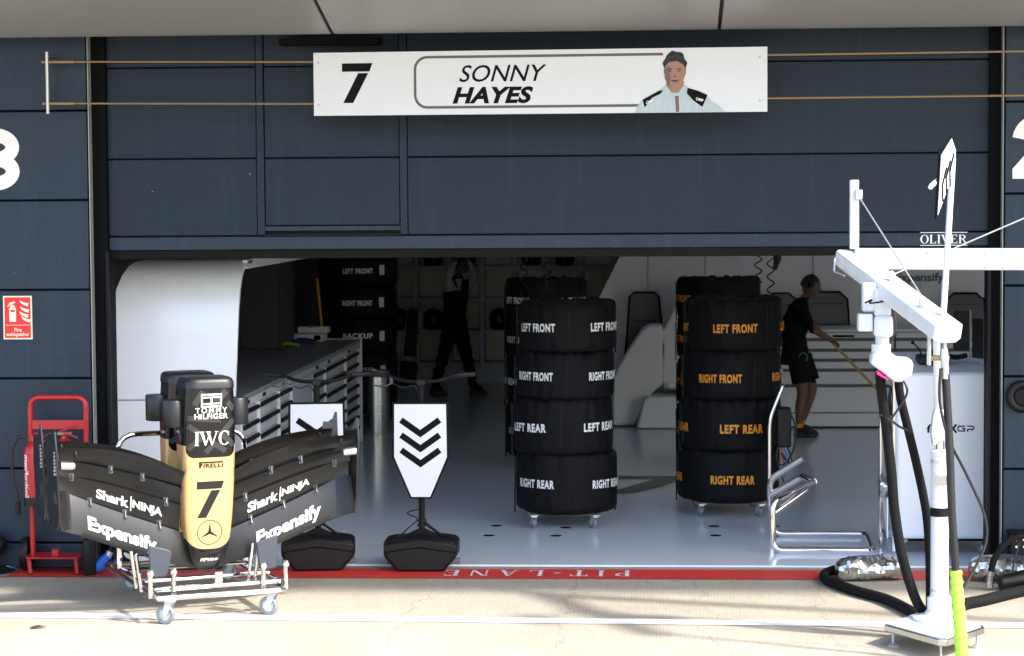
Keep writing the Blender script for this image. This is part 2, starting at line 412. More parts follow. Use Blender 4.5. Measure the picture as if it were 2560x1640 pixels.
def densify(vf, step):
    v, f = vf; bm = bmesh.new(); vs = [bm.verts.new((*q, 0)) for q in v]
    for q in f:
        try: bm.faces.new([vs[i] for i in q])
        except ValueError: pass
    bmesh.ops.triangulate(bm, faces=bm.faces)
    for _ in range(3):
        es = [e for e in bm.edges if e.calc_length() > step]
        if not es: break
        bmesh.ops.subdivide_edges(bm, edges=es, cuts=1)
        bmesh.ops.triangulate(bm, faces=[q for q in bm.faces if len(q.verts) > 3])
    bm.verts.index_update(); v = [tuple(q.co)[:2] for q in bm.verts]; f = [tuple(x.index for x in q.verts) for q in bm.faces]; bm.free()
    return v, f

# a small slab-serif alphabet (unit cap height)
def serif_letter(ch):
    t = 0.17; s = 0.07; k = 0.045; e = 0.07
    def stem(x, w, b=1, tp=1): 
        r = [poly((x, k), (x + w, k), (x + w, 1 - k), (x, 1 - k))]
        if b: r.append(poly((x - e, 0), (x + w + e, 0), (x + w + e, k), (x - e, k)))
        if tp: r.append(poly((x - e, 1 - k), (x + w + e, 1 - k), (x + w + e, 1), (x - e, 1)))
        return r
    def ring(cx, cy, rx, ry, tx, ty, a0, a1, n=22):
        o = arc(cx, cy, rx, ry, a0, a1, n); i = arc(cx, cy, rx - tx, ry - ty, a0, a1, n)
        return (o + i, [(q, q + 1, n + 2 + q, n + 1 + q) for q in range(n)])
    if ch == 'I': return stem(e, t), t + 2 * e
    if ch == 'L': return stem(e, t) + [poly((e + t + e, 0), (0.62, 0), (0.66, 0.28), (0.62, 0.28), (0.54, s), (e + t + e, s))], 0.7
    if ch == 'E': return stem(e, t) + [poly((e + t + e, 0), (0.64, 0), (0.67, 0.26), (0.63, 0.26), (0.56, s), (e + t + e, s)), poly((e + t, 0.48), (0.5, 0.48), (0.5, 0.48 + s), (e + t, 0.48 + s)), poly((e + t + e, 1 - s), (0.55, 1 - s), (0.6, 0.76), (0.64, 0.76), (0.63, 1), (e + t + e, 1))], 0.72
    if ch == 'T': return [poly((0.3, k), (0.3 + t, k), (0.3 + t, 1 - s), (0.3, 1 - s)), poly((0.3 - e, 0), (0.3 + t + e, 0), (0.3 + t + e, k), (0.3 - e, k)), poly((0, 0.72), (0.05, 0.72), (0.11, 1 - s), (0.66, 1 - s), (0.72, 0.72), (0.77, 0.72), (0.76, 1), (0.01, 1))], 0.78
    if ch in 'PR':
        r = stem(e, t) + [ring(e + t + 0.12, 0.745, 0.33, 0.255, 0.16, s, -90, 90)] + [poly((e + t, 0.49), (e + t + 0.12, 0.49), (e + t + 0.12, 0.49 + s), (e + t, 0.49 + s)), poly((e + t + e, 1 - s), (e + t + 0.12, 1 - s), (e + t + 0.12, 1), (e + t + e, 1))]
        if ch == 'R': r.append(poly((0.34, 0.485), (0.5, 0.485), (0.78, 0.04), (0.86, 0.04), (0.86, 0), (0.66, 0)))
        return r, (0.72 if ch == 'P' else 0.86)
    if ch == 'N': return stem(e, s) + stem(0.70, s) + [poly((e + s, 1 - k), (e + s + 0.17, 1 - k), (0.70, k + 0.14), (0.70, 0), (0.66, 0))], 0.86
    if ch == 'A': return [poly((0.10, k), (0.16, k), (0.43, 0.86), (0.40, 0.99)), poly((0.40, 1), (0.49, 1), (0.80, k), (0.61, k)), poly((0.24, 0.30), (0.57, 0.30), (0.55, 0.30 + s), (0.26, 0.30 + s)), poly((0, 0), (0.27, 0), (0.27, k), (0, k)), poly((0.52, 0), (0.88, 0), (0.88, k), (0.52, k))], 0.88
    if ch in 'VW':
        def vee(x): return [poly((x + 0.05, 1 - k), (x + 0.24, 1 - k), (x + 0.47, 0.16), (x + 0.40, 0)), poly((x + 0.40, 0), (x + 0.46, 0), (x + 0.78, 1 - k), (x + 0.71, 1 - k)), poly((x - 0.02, 1 - k), (x + 0.32, 1 - k), (x + 0.32, 1), (x - 0.02, 1))]
        if ch == 'V': return vee(0) + [poly((0.62, 1 - k), (0.86, 1 - k), (0.86, 1), (0.62, 1))], 0.86
        return vee(0) + vee(0.46) + [poly((1.08, 1 - k), (1.32, 1 - k), (1.32, 1), (1.08, 1))], 1.32
    if ch == 'O': return [ring(0.43, 0.5, 0.42, 0.515, 0.17, 0.05, 0, 360, 40)], 0.86
    if ch == 'C': return [ring(0.43, 0.5, 0.42, 0.515, 0.17, 0.05, 48, 318, 34), poly((0.66, 0.68), (0.74, 0.68), (0.74, 1.0), (0.69, 0.90))], 0.80
    if ch == '-': return [poly((0, 0.42), (0.3, 0.42), (0.3, 0.50), (0, 0.50))], 0.32
    return [], 0.4
def serif(s, gap=0.12):
    x = 0; out = []
    for ch in s:
        ps, w = serif_letter(ch); out += [move(q, x, 0) for q in ps]; x += w + gap
    return merge(*out)
def seven(w, h):
    return merge(poly((-.5 * w, .29 * h), (.40 * w, .29 * h), (.5 * w, .5 * h), (-.5 * w, .5 * h)), poly((-.47 * w, -.5 * h), (-.14 * w, -.5 * h), (.36 * w, .25 * h), (.03 * w, .25 * h)))
def apxgp(w):
    """stroked team mark, unit height then scaled to width w"""
    st = 0.20
    q = [ribbon([(0, 0), (0, .42)] + arc(.42, .42, .42, .42, 180, 100, 8) + [(.62, .72), (.62, .0)], st),
         ribbon([(.95, .0), (.95, .45)] + [(1.25, .45)] + arc(1.45, .62, .22, .2, -90, 90, 8) + [(.90, .82)], st),
         ribbon([(1.85, .84), (2.2, .42), (1.85, 0)], st), ribbon([(2.75, .84), (2.42, .42), (2.75, 0)], st),
         ribbon([(3.6, .66), (3.05, .66)] + arc(3.05, .42, .17, .24, 90, 270, 8) + [(3.55, .18), (3.55, .42), (3.3, .42)], st * .62),
         ribbon([(3.85, .1), (3.85, .34), (4.3, .34)] + arc(4.3, .5, .14, .16, -90, 90, 8) + [(3.8, .66)], st * .62)]
    return fit(merge(*q), w)

def bend(P, r, n=5):
    """round the corners of a polyline"""
    P = [Vector(q) for q in P]; out = [P[0]]
    for i in range(1, len(P) - 1):
        a = (P[i - 1] - P[i]); c = (P[i + 1] - P[i]); k = min(r, a.length * .49, c.length * .49)
        p0 = P[i] + a.normalized() * k; p1 = P[i] + c.normalized() * k
        for j in range(n + 1):
            t = j / n; out.append(p0 * (1 - t) ** 2 + P[i] * 2 * t * (1 - t) + p1 * t * t)
    return out + [P[-1]]
def spline(P, n=8):
    P = [Vector(q) for q in P]; Q = [P[0] * 2 - P[1]] + P + [P[-1] * 2 - P[-2]]; out = []
    for i in range(1, len(Q) - 2):
        for j in range(n):
            t = j / n; a, b, c, d = Q[i - 1], Q[i], Q[i + 1], Q[i + 2]
            out.append(0.5 * (2 * b + (c - a) * t + (2 * a - 5 * b + 4 * c - d) * t * t + (3 * b - a - 3 * c + d) * t ** 3))
    return out + [P[-1]]

def caster(parent, x, y, h=0.12, rot=0.0, wheel='grey_rubber', w=0.030):
    """swivel caster under height h standing on z=0 (built in parent's local frame)"""
    r = h * 0.40; off = rootoff(parent)
    M = Matrix.Translation((x, y, 0)) @ Matrix.Rotation(rot, 4, 'Z')
    f = B()
    f.box(-.032, .032, -.032, .032, h - .008, h, M)
    f.add([M @ q for q in (Vector((0, 0, 0)),)], [])
    for sx in (-1, 1):
        x0 = sx * (w / 2 + .003); x1 = sx * (w / 2 + .007)
        pl = [(-.024, h - .01), (.028, h - .01), (.045, r * 1.25), (.045, r * .75), (.022, r * .75)]
        f.prism(pl, lambda a, b, q=x0: M @ Vector((q, a, b)), lambda a, b, q=x1: M @ Vector((q, a, b)))
    f.box(-w / 2 - .006, w / 2 + .006, -.024, .026, h - .020, h - .004, M)
    f.cyl(M @ Vector((-w / 2 - .012, .034, r)), M @ Vector((w / 2 + .012, .034, r)), .007, 8)
    o = obj('caster', f, 'zinc', parent)
    prof = [(r * .62, -w / 2), (r * .9, -w / 2), (r, -w * .3), (r, w * .3), (r * .9, w / 2), (r * .62, w / 2)]
    W = M @ Matrix.Translation((0, .034, r)) @ Matrix.Rotation(PI / 2, 4, 'Y')
    t = B(); t.lathe(prof, n=22, M=W, cap=False); obj('tyre', t, wheel, o)
    t = B(); t.lathe([(.004, -w * .40), (r * .63, -w * .40), (r * .63, w * .40), (.004, w * .40)], n=18, M=W); obj('rim', t, 'zinc', o)
    return o
# ================================================================== SETTING
g = B(); g.add([(-250, -300, 0), (250, -300, 0), (250, 0.045, 0), (-250, 0.045, 0)], [(0, 1, 2, 3)])
obj('ground', g, 'concrete', kind='structure')
g = B(); g.add([(-9, -0.487, .004), (30, -0.487, .004), (30, -0.095, .004), (-9, -0.095, .004)], [(0, 1, 2, 3)])
redl = obj('red_line', g, 'red_line', kind='structure')
pit = fit(serif('PIT-LANE', 0.42), 1.30, 0.235)
decal('lettering', pit, lambda x, y: (-0.835 - x, -0.285 - y, .008), 'paint_white', redl)
g = B(); g.add([(-40, -0.95, .004), (40, -3.05, .004), (40, -3.22, .004), (-40, -1.12, .004)], [(0, 1, 2, 3)])
g.v = [(x, -1.93 - 0.030 * (x + 4.2) + (s * .085), .004) for x, s in ((-40, 1), (40, 1), (40, -1), (-40, -1))]
obj('white_line', g, 'paint_white', kind='structure')
g = B(); g.add([(-4.3, .047, .012), (11, .047, .012), (11, 16.6, .012), (-4.3, 16.6, .012)], [(0, 1, 2, 3)])
g.add([(-4.3, .047, -.05), (11, .047, -.05), (11, .047, .012), (-4.3, .047, .012)], [(0, 1, 2, 3)])
gf = obj('garage_floor', g, 'epoxy', kind='structure', smooth=False)
def spot(x, y, r):
    return [(x + r * math.cos(2 * PI * i / 16), y + r * math.sin(2 * PI * i / 16)) for i in range(16)]
for x, y in ((-1.28, 1.95), (-1.3, 1.42), (-.72, 1.85), (-.78, 1.42), (.45, 1.95), (.45, 1.45), (.93, 1.95), (.93, 1.45)):
    pv = spot(x, y, .045); decal('floor_socket', ([q for q in pv], [tuple(range(16))]), lambda a, b: (a, b, .016), 'floor_mark', gf)
for mk in (poly((-.95, 4.96), (.9, 4.96), (.9, 5.19), (-.95, 5.19)), poly((-.60, 3.70), (-.40, 3.90), (-.2, 3.96), (.0, 4.33), (.19, 4.80), (.21, 4.95), (-.02, 4.95), (-.154, 4.65), (-.36, 4.15), (-.60, 3.90))):
    decal('bay_marking', mk, lambda a, b: (a, b, .016), 'floor_mark', gf)

# ------------------------------------------------------------------ building
gb = thing('garage_building', 'pit garage building clad in dark blue-grey panels with numbered pillars', 'building', (-0.8, 0.2, 0), world=True)
ZL = [0.0, 0.186, 0.72, 1.365, 1.995, 2.63, 3.262, 3.9]
def clad(x0, x1):
    for i in range(len(ZL) - 1):
        b = B(); b.box(x0, x1, -.12, -.04, ZL[i] + .006, ZL[i + 1] - .006)
        obj('cladding_panel', b, 'clad', gb, bevel=.006)
for x0, x1 in ((-5.6, -4.012), (2.402, 4.0)): clad(x0, x1)
# far runs of cladding outside the picture so the wall goes on
for x0, x1 in ((-9.0, -5.61), (10.4, 16.0)):
    b = B(); b.box(x0, x1, -.12, -.04, 0, 3.9); obj('cladding_panel', b, 'clad', gb)
for x0, x1 in ((-9, -4.005), (2.395, 3.99), (10.41, 16)):
    b = B(); b.box(x0, x1, -.04, .25, 0, 3.9); obj('backing_wall', b, 'clad_edge', gb)
b = B(); b.box(-9, 16, .25, 17, 3.45, 3.9); obj('unseen_roof', b, 'clad_edge', gb)  # unseen roof, put in to keep light out from above the ceiling
b = B(); b.box(-9, 16, .25, 17, 6.6, 7.0); obj('unseen_roof', b, 'clad_edge', gb)
b = B(); b.box(-9, 16, -.1, .25, 3.9, 7.0); obj('unseen_upper_wall', b, 'clad_edge', gb)  # unseen top of the facade, put in to block light
for x0, x1 in ((-4.010, -3.985), (2.375, 2.400)):
    b = B(); b.box(x0 + .010, x1 - .010, -.126, -.04, 0, 3.9); obj('joint_strip', b, 'joint_steel', gb)
for x0, x1 in ((-4.00, -3.90), (2.31, 2.392)):
    b = B(); b.box(x0, x1, -.02, .20, 0, 3.9); obj('door_track', b, 'dark', gb)
    xi = x1 if x0 < 0 else x0
    b = B(); b.box(xi - .012, xi + .012, -.045, -.02, .0, 2.26); obj('track_edge', b, 'clad_edge', gb)
# garage interior shell
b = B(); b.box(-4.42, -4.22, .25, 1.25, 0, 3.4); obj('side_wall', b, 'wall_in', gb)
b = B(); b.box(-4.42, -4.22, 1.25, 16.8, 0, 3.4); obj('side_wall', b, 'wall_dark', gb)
b = B(); b.box(4.0, 10.4, .05, .11, 2.15, 3.9); obj('added_bay_door', b, 'clad', gb)  # unseen bay added half open so daylight reaches the back of the garage
b = B(); b.box(10.8, 11.0, .25, 16.8, 0, 3.4); obj('side_wall', b, 'wall_in', gb)
b = B(); b.box(-4.42, 11.0, .25, 16.8, 3.2, 3.4); obj('ceiling', b, 'ceiling', gb)
b = B(); b.box(-4.42, 11.0, 16.6, 16.8, 0, 3.4); obj('rear_wall', b, 'shelf_grey', gb)
# numbers on the pillars
for cz, a0, a1 in ((3.007, 160, -88), (2.836, 88, -160)):
    decal('number', ribbon(arc(-4.678, cz, .131, .0855, a0, a1, 22), .098), lambda x, z, o=.0012 * (cz > 2.9): (x, -.1225 - o, z), 'letter_white', gb)
b = B(); a = .115
two = merge(poly((2.452, 2.731), (2.80, 2.731), (2.80, 2.835), (2.62, 2.835), (2.80, 3.0), (2.68, 3.06), (2.452, 2.80)))
arcs = ribbon(arc(2.625, 2.995, .118, .118, 175, -40, 16), .115)
decal('number', merge(two, move(arcs, 0, 0)), lambda x, z: (x, -.1225 - (0.0012 if z > 2.9 else 0), z), 'letter_white', gb)

# ------------------------------------------------------------------ sectional door
dr = thing('sectional_door', 'half-raised dark blue-grey sectional garage door with fine ribs', 'door', (-.8, .05, 2.2), world=True)
for z0, z1 in ((2.372, 2.912), (2.922, 3.558), (3.568, 3.95)):
    for x0, x1 in ((-3.90, -2.832), (-1.752, 2.33)):
        b = B(); b.box(x0, x1, .03, .075, z0, z1); obj('door_panel', b, 'door_skin', dr, bevel=.004)
b = B(); b.box(-3.90, 2.33, .078, .11, 2.27, 3.95); obj('door_light_block', b, 'clad_edge', dr)  # added slab, stops sunlight leaking through the panel joints
for z0, z1 in ((2.44, 2.912), (2.922, 3.558), (3.568, 3.95)):
    b = B(); b.box(-2.772, -1.812, .034, .075, z0, z1); obj('wicket_panel', b, 'door_skin', dr, bevel=.004)
b = B()
for x0, x1 in ((-2.828, -2.776), (-1.808, -1.756)): b.box(x0, x1, .022, .07, 2.372, 3.95)
obj('wicket_frame', b, 'door_skin', dr, bevel=.004)
b = B(); b.box(-2.776, -1.808, .022, .07, 2.40, 2.434); obj('wicket_sill', b, 'clad', dr, bevel=.003)
b = B(); b.box(-2.78, -1.80, .012, .022, 2.366, 2.376); obj('wicket_sill', b, 'clad_edge', dr)
b = B(); b.box(-3.90, 2.33, .026, .08, 2.268, 2.362); obj('bottom_rail', b, 'clad', dr, bevel=.005)
b = B(); b.box(-3.90, 2.33, .036, .07, 2.205, 2.268); obj('rubber_seal', b, 'rubber', dr, bevel=.006)
ol = fit(serif('OLIVER', .07), .325, .062); decal('maker_lettering', ol, lambda x, y: (2.003 + x, .0225, 2.316 + y), 'letter_white', dr)
for dz in (.046, -.044):
    decal('maker_rule', poly((1.84, 2.314 + dz), (2.166, 2.314 + dz), (2.166, 2.319 + dz), (1.84, 2.319 + dz)), lambda x, z: (x, .0225, z), 'letter_white', dr)

# ------------------------------------------------------------------ canopy
cp = thing('canopy', 'pale grey panelled canopy soffit along the top of the garages', 'canopy', (-.9, -1.5, 3.7), world=True)
sl = math.tan(math.radians(11.7))
for k in range(-2, 6):
    x0 = -2.205 + 2.635 * k + .012; x1 = x0 + 2.635 - .024
    pr = [(-.30, 3.90), (-.34, 3.81), (-.39, 3.772), (-.46, 3.753), (-.52, 3.752)] + [(-.6 - .1 * i, 3.752 + (.08 + .1 * i) * sl) for i in range(22)] + [(-2.72, 4.35), (-2.72, 4.6), (-.30, 4.6)]
    b = B(); b.px(pr, x0, x1); obj('soffit_panel', b, 'soffit', cp, bevel=.006, ang=25)
b = B(); b.box(-9, 16, -2.6, -.1, 4.36, 4.62); obj('canopy_frame', b, 'clad_edge', cp)
b = B(); b.box(-9, 16, -2.85, -2.66, 4.2, 4.75); obj('fascia', b, 'soffit', cp)
for k in range(-1, 4):
    x = -2.205 + 2.635 * k
    b = B(); b.px([(-.36, 3.83), (-.44, 3.775), (-.52, 3.765), (-2.6, 3.765 + 2.08 * sl), (-2.6, 4.3), (-.36, 4.3)], x - .011, x + .011); obj('joint_infill', b, 'clad_edge', cp)
b = B(); b.box(-2.62, -1.92, -.22, -.02, 3.70, 3.745); obj('cable_tray', b, 'dark', cp)

# ------------------------------------------------------------------ name board on tension cables
sg = thing('name_board', 'white driver name board reading 7 SONNY HAYES hung above the garage door', 'sign', (-.8, -.5, 3.2), world=True)
A0 = Vector((-2.36, -.34, 3.2)); A1 = Vector((.747, -.62, 3.19)); dx = (A1 - A0); Ls = dx.length; ex = dx.normalized(); ez = Vector((0, 0, 1)); en = Vector((ex.y, -ex.x, 0))
def sb(x, z, o=0.0): return A0 + ex * x + ez * z + en * o
HB = .434
b = B(); b.prism([(0, 0), (Ls, 0), (Ls, HB), (0, HB)], lambda x, z: sb(x, z, 0), lambda x, z: sb(x, z, -.025)); obj('board', b, 'sign_white', sg, bevel=.002)
sd = lambda dx_, dz_, o=.0015: (lambda x, y: sb(dx_ + x, dz_ + y, o))
decal('number', seven(.215, .272), sd(.31, .222), 'ink', sg)
decal('lettering', fit(textmesh('SONNY', .006, .28, 1.02), .605, .115), sd(1.325, .278), 'ink', sg)
decal('lettering', fit(textmesh('HAYES', .042, .28, 1.05), .56, .115), sd(1.255, .130), 'ink', sg)
ol = ribbon([(2.42, .393)] + arc(.80, .308, .085, .085, 90, 180, 8) + arc(.80, .135, .085, .085, 180, 270, 8) + [(2.26, .05)], .018)
decal('outline', ol, sd(0, 0), 'taupe', sg)
for x in (.035, Ls - .05):
    for z in (.075, .365):
        b = B(); b.cyl(sb(x, z, .004), sb(x, z, -.02), .009, 10); obj('bolt', b, 'steel', sg)
# printed driver portrait, a plain generic figure
pt = lambda o: (lambda x, y: sb(2.495 + x, y, o))
suit = [(-.27, .002), (-.235, .07), (-.20, .10), (-.10, .155), (-.06, .185), (.07, .185), (.12, .150), (.215, .115), (.25, .08), (.30, .045), (.345, .002)]
decal('portrait_suit', poly(*suit), pt(.0022), 'portrait_suit', sg)
for yk in (poly((-.215, .088), (-.10, .148), (-.075, .150), (-.09, .128), (-.15, .10), (-.20, .035)), poly((.09, .165), (.16, .145), (.225, .115), (.19, .035), (.13, .078), (.085, .128))): decal('portrait_yoke', yk, pt(.0029), 'ink', sg)
decal('portrait_neck', poly((-.055, .20), (-.05, .15), (-.02, .128), (.03, .128), (.06, .155), (.068, .21)), pt(.0034), 'portrait_skin', sg)
decal('portrait_collar', merge(ribbon([(-.062, .175), (-.02, .122), (.035, .122), (.075, .178)], .02)), pt(.0038), 'portrait_suit', sg)
hd = [(.005 + .071 * math.cos(a) * (1 - .12 * max(0, -math.sin(a))), .268 + .105 * math.sin(a)) for a in [2 * PI * i / 28 for i in range(28)]]
decal('portrait_hair', (lambda L: (L, [tuple(range(len(L)))]))([(.006 + (.079 + .006 * math.sin(9 * a)) * math.cos(a), .315 + (.098 + .006 * math.sin(7 * a + 1)) * math.sin(a)) for a in [2 * PI * i / 40 for i in range(40)]]), pt(.0042), 'portrait_hair', sg)
decal('portrait_face', (hd, [tuple(range(28))]), pt(.0048), 'portrait_skin', sg)
decal('portrait_fringe', poly((-.068, .30), (-.062, .345), (-.02, .385), (.04, .385), (.072, .345), (.078, .295), (.058, .325), (.02, .345), (-.03, .34), (-.055, .318)), pt(.0054), 'portrait_hair', sg)
decal('portrait_features', merge(ribbon([(-.042, .29), (-.012, .292)], .007), ribbon([(.02, .293), (.05, .29)], .007), ribbon([(-.036, .277), (-.018, .277)], .006), ribbon([(.024, .277), (.042, .277)], .006), ribbon([(-.02, .215), (.03, .216)], .007), ribbon([(-.004, .243), (.014, .243)], .006)), pt(.0054), 'portrait_hair', sg)
decal('portrait_badge', fit(textmesh('OMP', .03, .1), .05, .02), lambda x, y: pt(.0036)(.172 + x, .085 + y - x * .3), 'letter_white', sg)
decal('portrait_badge', fit(textmesh('OMP', .03, .1), .05, .02), lambda x, y: pt(.0036)(-.165 + x, .075 + y + x * .35), 'letter_white', sg)
decal('portrait_shade', poly((-.066, .30), (-.03, .31), (-.028, .26), (-.022, .235), (-.03, .20), (-.02, .17), (-.045, .185), (-.062, .23)), pt(.0051), 'portrait_shade', sg)
decal('portrait_ear', poly((.068, .285), (.080, .285), (.079, .255), (.070, .245)), pt(.0051), 'portrait_skin', sg)
decal('portrait_lips', ribbon([(-.016, .212), (.006, .208), (.028, .213)], .010), pt(.0060), 'portrait_lip', sg)
decal('portrait_zip', poly((.005, .118), (.03, .118), (.034, .004), (.012, .004)), pt(.0036), 'portrait_shade', sg)
for hx, hz in ((-.03, .372), (.012, .382), (.045, .366), (-.05, .345)):
    decal('portrait_hair_light', ribbon([(hx - .02, hz - .008), (hx, hz + .004), (hx + .018, hz - .006)], .006), pt(.0060), 'portrait_hairlight', sg)
# cables and the bracket that carries them
tc = thing('cable_bracket', 'steel upright cable bracket on the left pillar above the number', 'bracket', (-4.245, -.2, 3.45), world=True)
b = B(); b.cyl((-4.247, -.27, 3.235), (-4.247, -.27, 3.665), .013, 10); obj('upright', b, 'steel', tc)
for z in (3.31, 3.6):
    b = B(); b.cyl((-4.247, -.27, z + .02), (-4.247, -.115, z + .02), .012, 8); obj('stand_off', b, 'steel', tc)
for nm, z, lb in (('tension_cable', 3.597, 'upper of the two brass tension cables carrying the name board'), ('tension_cable', 3.307, 'lower of the two brass tension cables carrying the name board')):
    zr = z - .025
    t = thing(nm, lb, 'cable', (-1, -.5, zr), world=True, group='name board cables')
    b = B(); b.tube([(-4.23, -.27, z), (-2.36, -.30, z - .022), (.747, -.58, z - .026), (3.6, -.86, z - .033)], .0075, 8); obj('rope', b, 'cable_brass', t)
    b = B(); b.cyl((-4.285, -.266, z), (-4.05, -.282, z - .002), .0125, 10); obj('turnbuckle', b, 'cable_brass', t)

# ------------------------------------------------------------------ fire extinguisher sign
fs = thing('fire_sign', 'red fire extinguisher sign with cream border on the left pillar', 'sign', (-4.531, -.125, 1.64), world=True)
b = B(); b.box(-4.635, -4.427, -.127, -.1205, 1.644, 1.953); obj('plate', b, 'sign_cream', fs)
b = B(); b.box(-4.625, -4.437, -.1285, -.1275, 1.654, 1.943); obj('red_field', b, 'sign_red', fs)
f1 = lambda o=.1298: (lambda x, y: (-4.635 + x, -o, 1.644 + y))
decal('lettering', fit(textmesh('Fire', .02), .052, .028), lambda x, y: (-4.53 + x, -.1298, 1.712 + y), 'sign_cream', fs)
decal('lettering', fit(textmesh('extinguisher', .02), .165, .032), lambda x, y: (-4.53 + x, -.1298, 1.677 + y), 'sign_cream', fs)
decal('rule', poly((.02, .100), (.19, .100), (.19, .103), (.02, .103)), f1(), 'sign_cream', fs)
decal('extinguisher_symbol', merge(poly((.045, .125), (.093, .125), (.093, .225), (.045, .225)), poly((.05, .227), (.088, .227), (.08, .245), (.058, .245)), poly((.06, .247), (.09, .262), (.085, .27), (.05, .262), (.03, .235), (.036, .23), (.053, .25))), f1(), 'sign_cream', fs)
decal('symbol_band', poly((.053, .194), (.085, .194), (.085, .21), (.053, .21)), f1(.1304), 'sign_red', fs)
fl = []
for y0, x0 in ((.245, .118), (.20, .122), (.165, .115), (.13, .13)):
    fl.append(poly((x0, y0 + .035), (x0 + .012, y0 + .012), (x0 + .035, y0 - .002), (x0 + .062, y0 - .01), (x0 + .068, y0 + .012), (x0 + .045, y0 + .016), (x0 + .02, y0 + .024)))
decal('flame_symbol', merge(*fl), f1(), 'sign_cream', fs)
# ================================================================== FRONT WING ON ITS TROLLEY
YAW = math.radians(26)
SV = Vector((math.cos(YAW), math.sin(YAW), 0)); BV = Vector((-math.sin(YAW), math.cos(YAW), 0))
ORG = Vector((-2.75, -2.03, 0)) + SV * .025
def pf(pts, d=3):
    a = np.array(pts); c = np.polyfit(a[:, 0], a[:, 1], min(d, len(pts) - 1)); return lambda u: float(np.polyval(c, abs(u)))
LE = pf([(0, .262), (.22, .312), (.44, .395), (.7, .49), (.95, .583)])
C1 = pf([(0, .455), (.17, .515), (.45, .62), (.7, .72), (.94, .828)])
C2 = pf([(.165, .685), (.45, .785), (.7, .865), (.94, .928)], 2)
C3 = pf([(.16, .797), (.43, .89), (.7, .967), (.94, 1.022)], 2)
C4 = pf([(.16, .908), (.43, 1.02), (.6, 1.066), (.75, 1.087), (.94, 1.097)], 3)
ELEM = [(LE, C1, -.022, .012, -.006), (C1, C2, .035, -.012, .006), (C2, C3, .010, -.060, .011), (C3, C4, -.035, -.130, .012)]
def esurf(k, u, s):
    lo, hi, y0, y1, cam_ = ELEM[k]
    z0 = lo(u) - (.012 if k else 0); z1 = hi(u)
    tip = max(0, (abs(u) - .72) / .24)
    return Vector((u, y0 + (y1 - y0) * s + cam_ * math.sin(PI * s) * 1.3 - .05 * tip * tip * (1.2 - s) + (.07 * max(0, 1 - abs(u) / .26) * (1 - s) if k == 0 else 0), z0 + (z1 - z0) * s))
NOSE = [(.250, .020, -.015, .015), (.262, .052, -.028, .026), (.285, .082, -.038, .036), (.33, .108, -.052, .05), (.40, .132, -.068, .068), (.50, .150, -.085, .085), (.60, .160, -.098, .095), (.80, .170, -.122, .105), (1.0, .174, -.145, .11), (1.2, .175, -.168, .12), (1.34, .168, -.182, .125), (1.44, .160, -.192, .13)]
NA = np.array(NOSE)
def nsec(z): return [float(np.interp(z, NA[:, 0], NA[:, i])) for i in (1, 2, 3)]
NP = 4.2
def nfront(u, z, o=0.0):
    hw, yf, yb = nsec(z); yc = (yf + yb) / 2; hd = (yb - yf) / 2
    return Vector((u, yc - hd * max(0, 1 - abs(u / hw) ** NP) ** (1 / NP) - o, z))

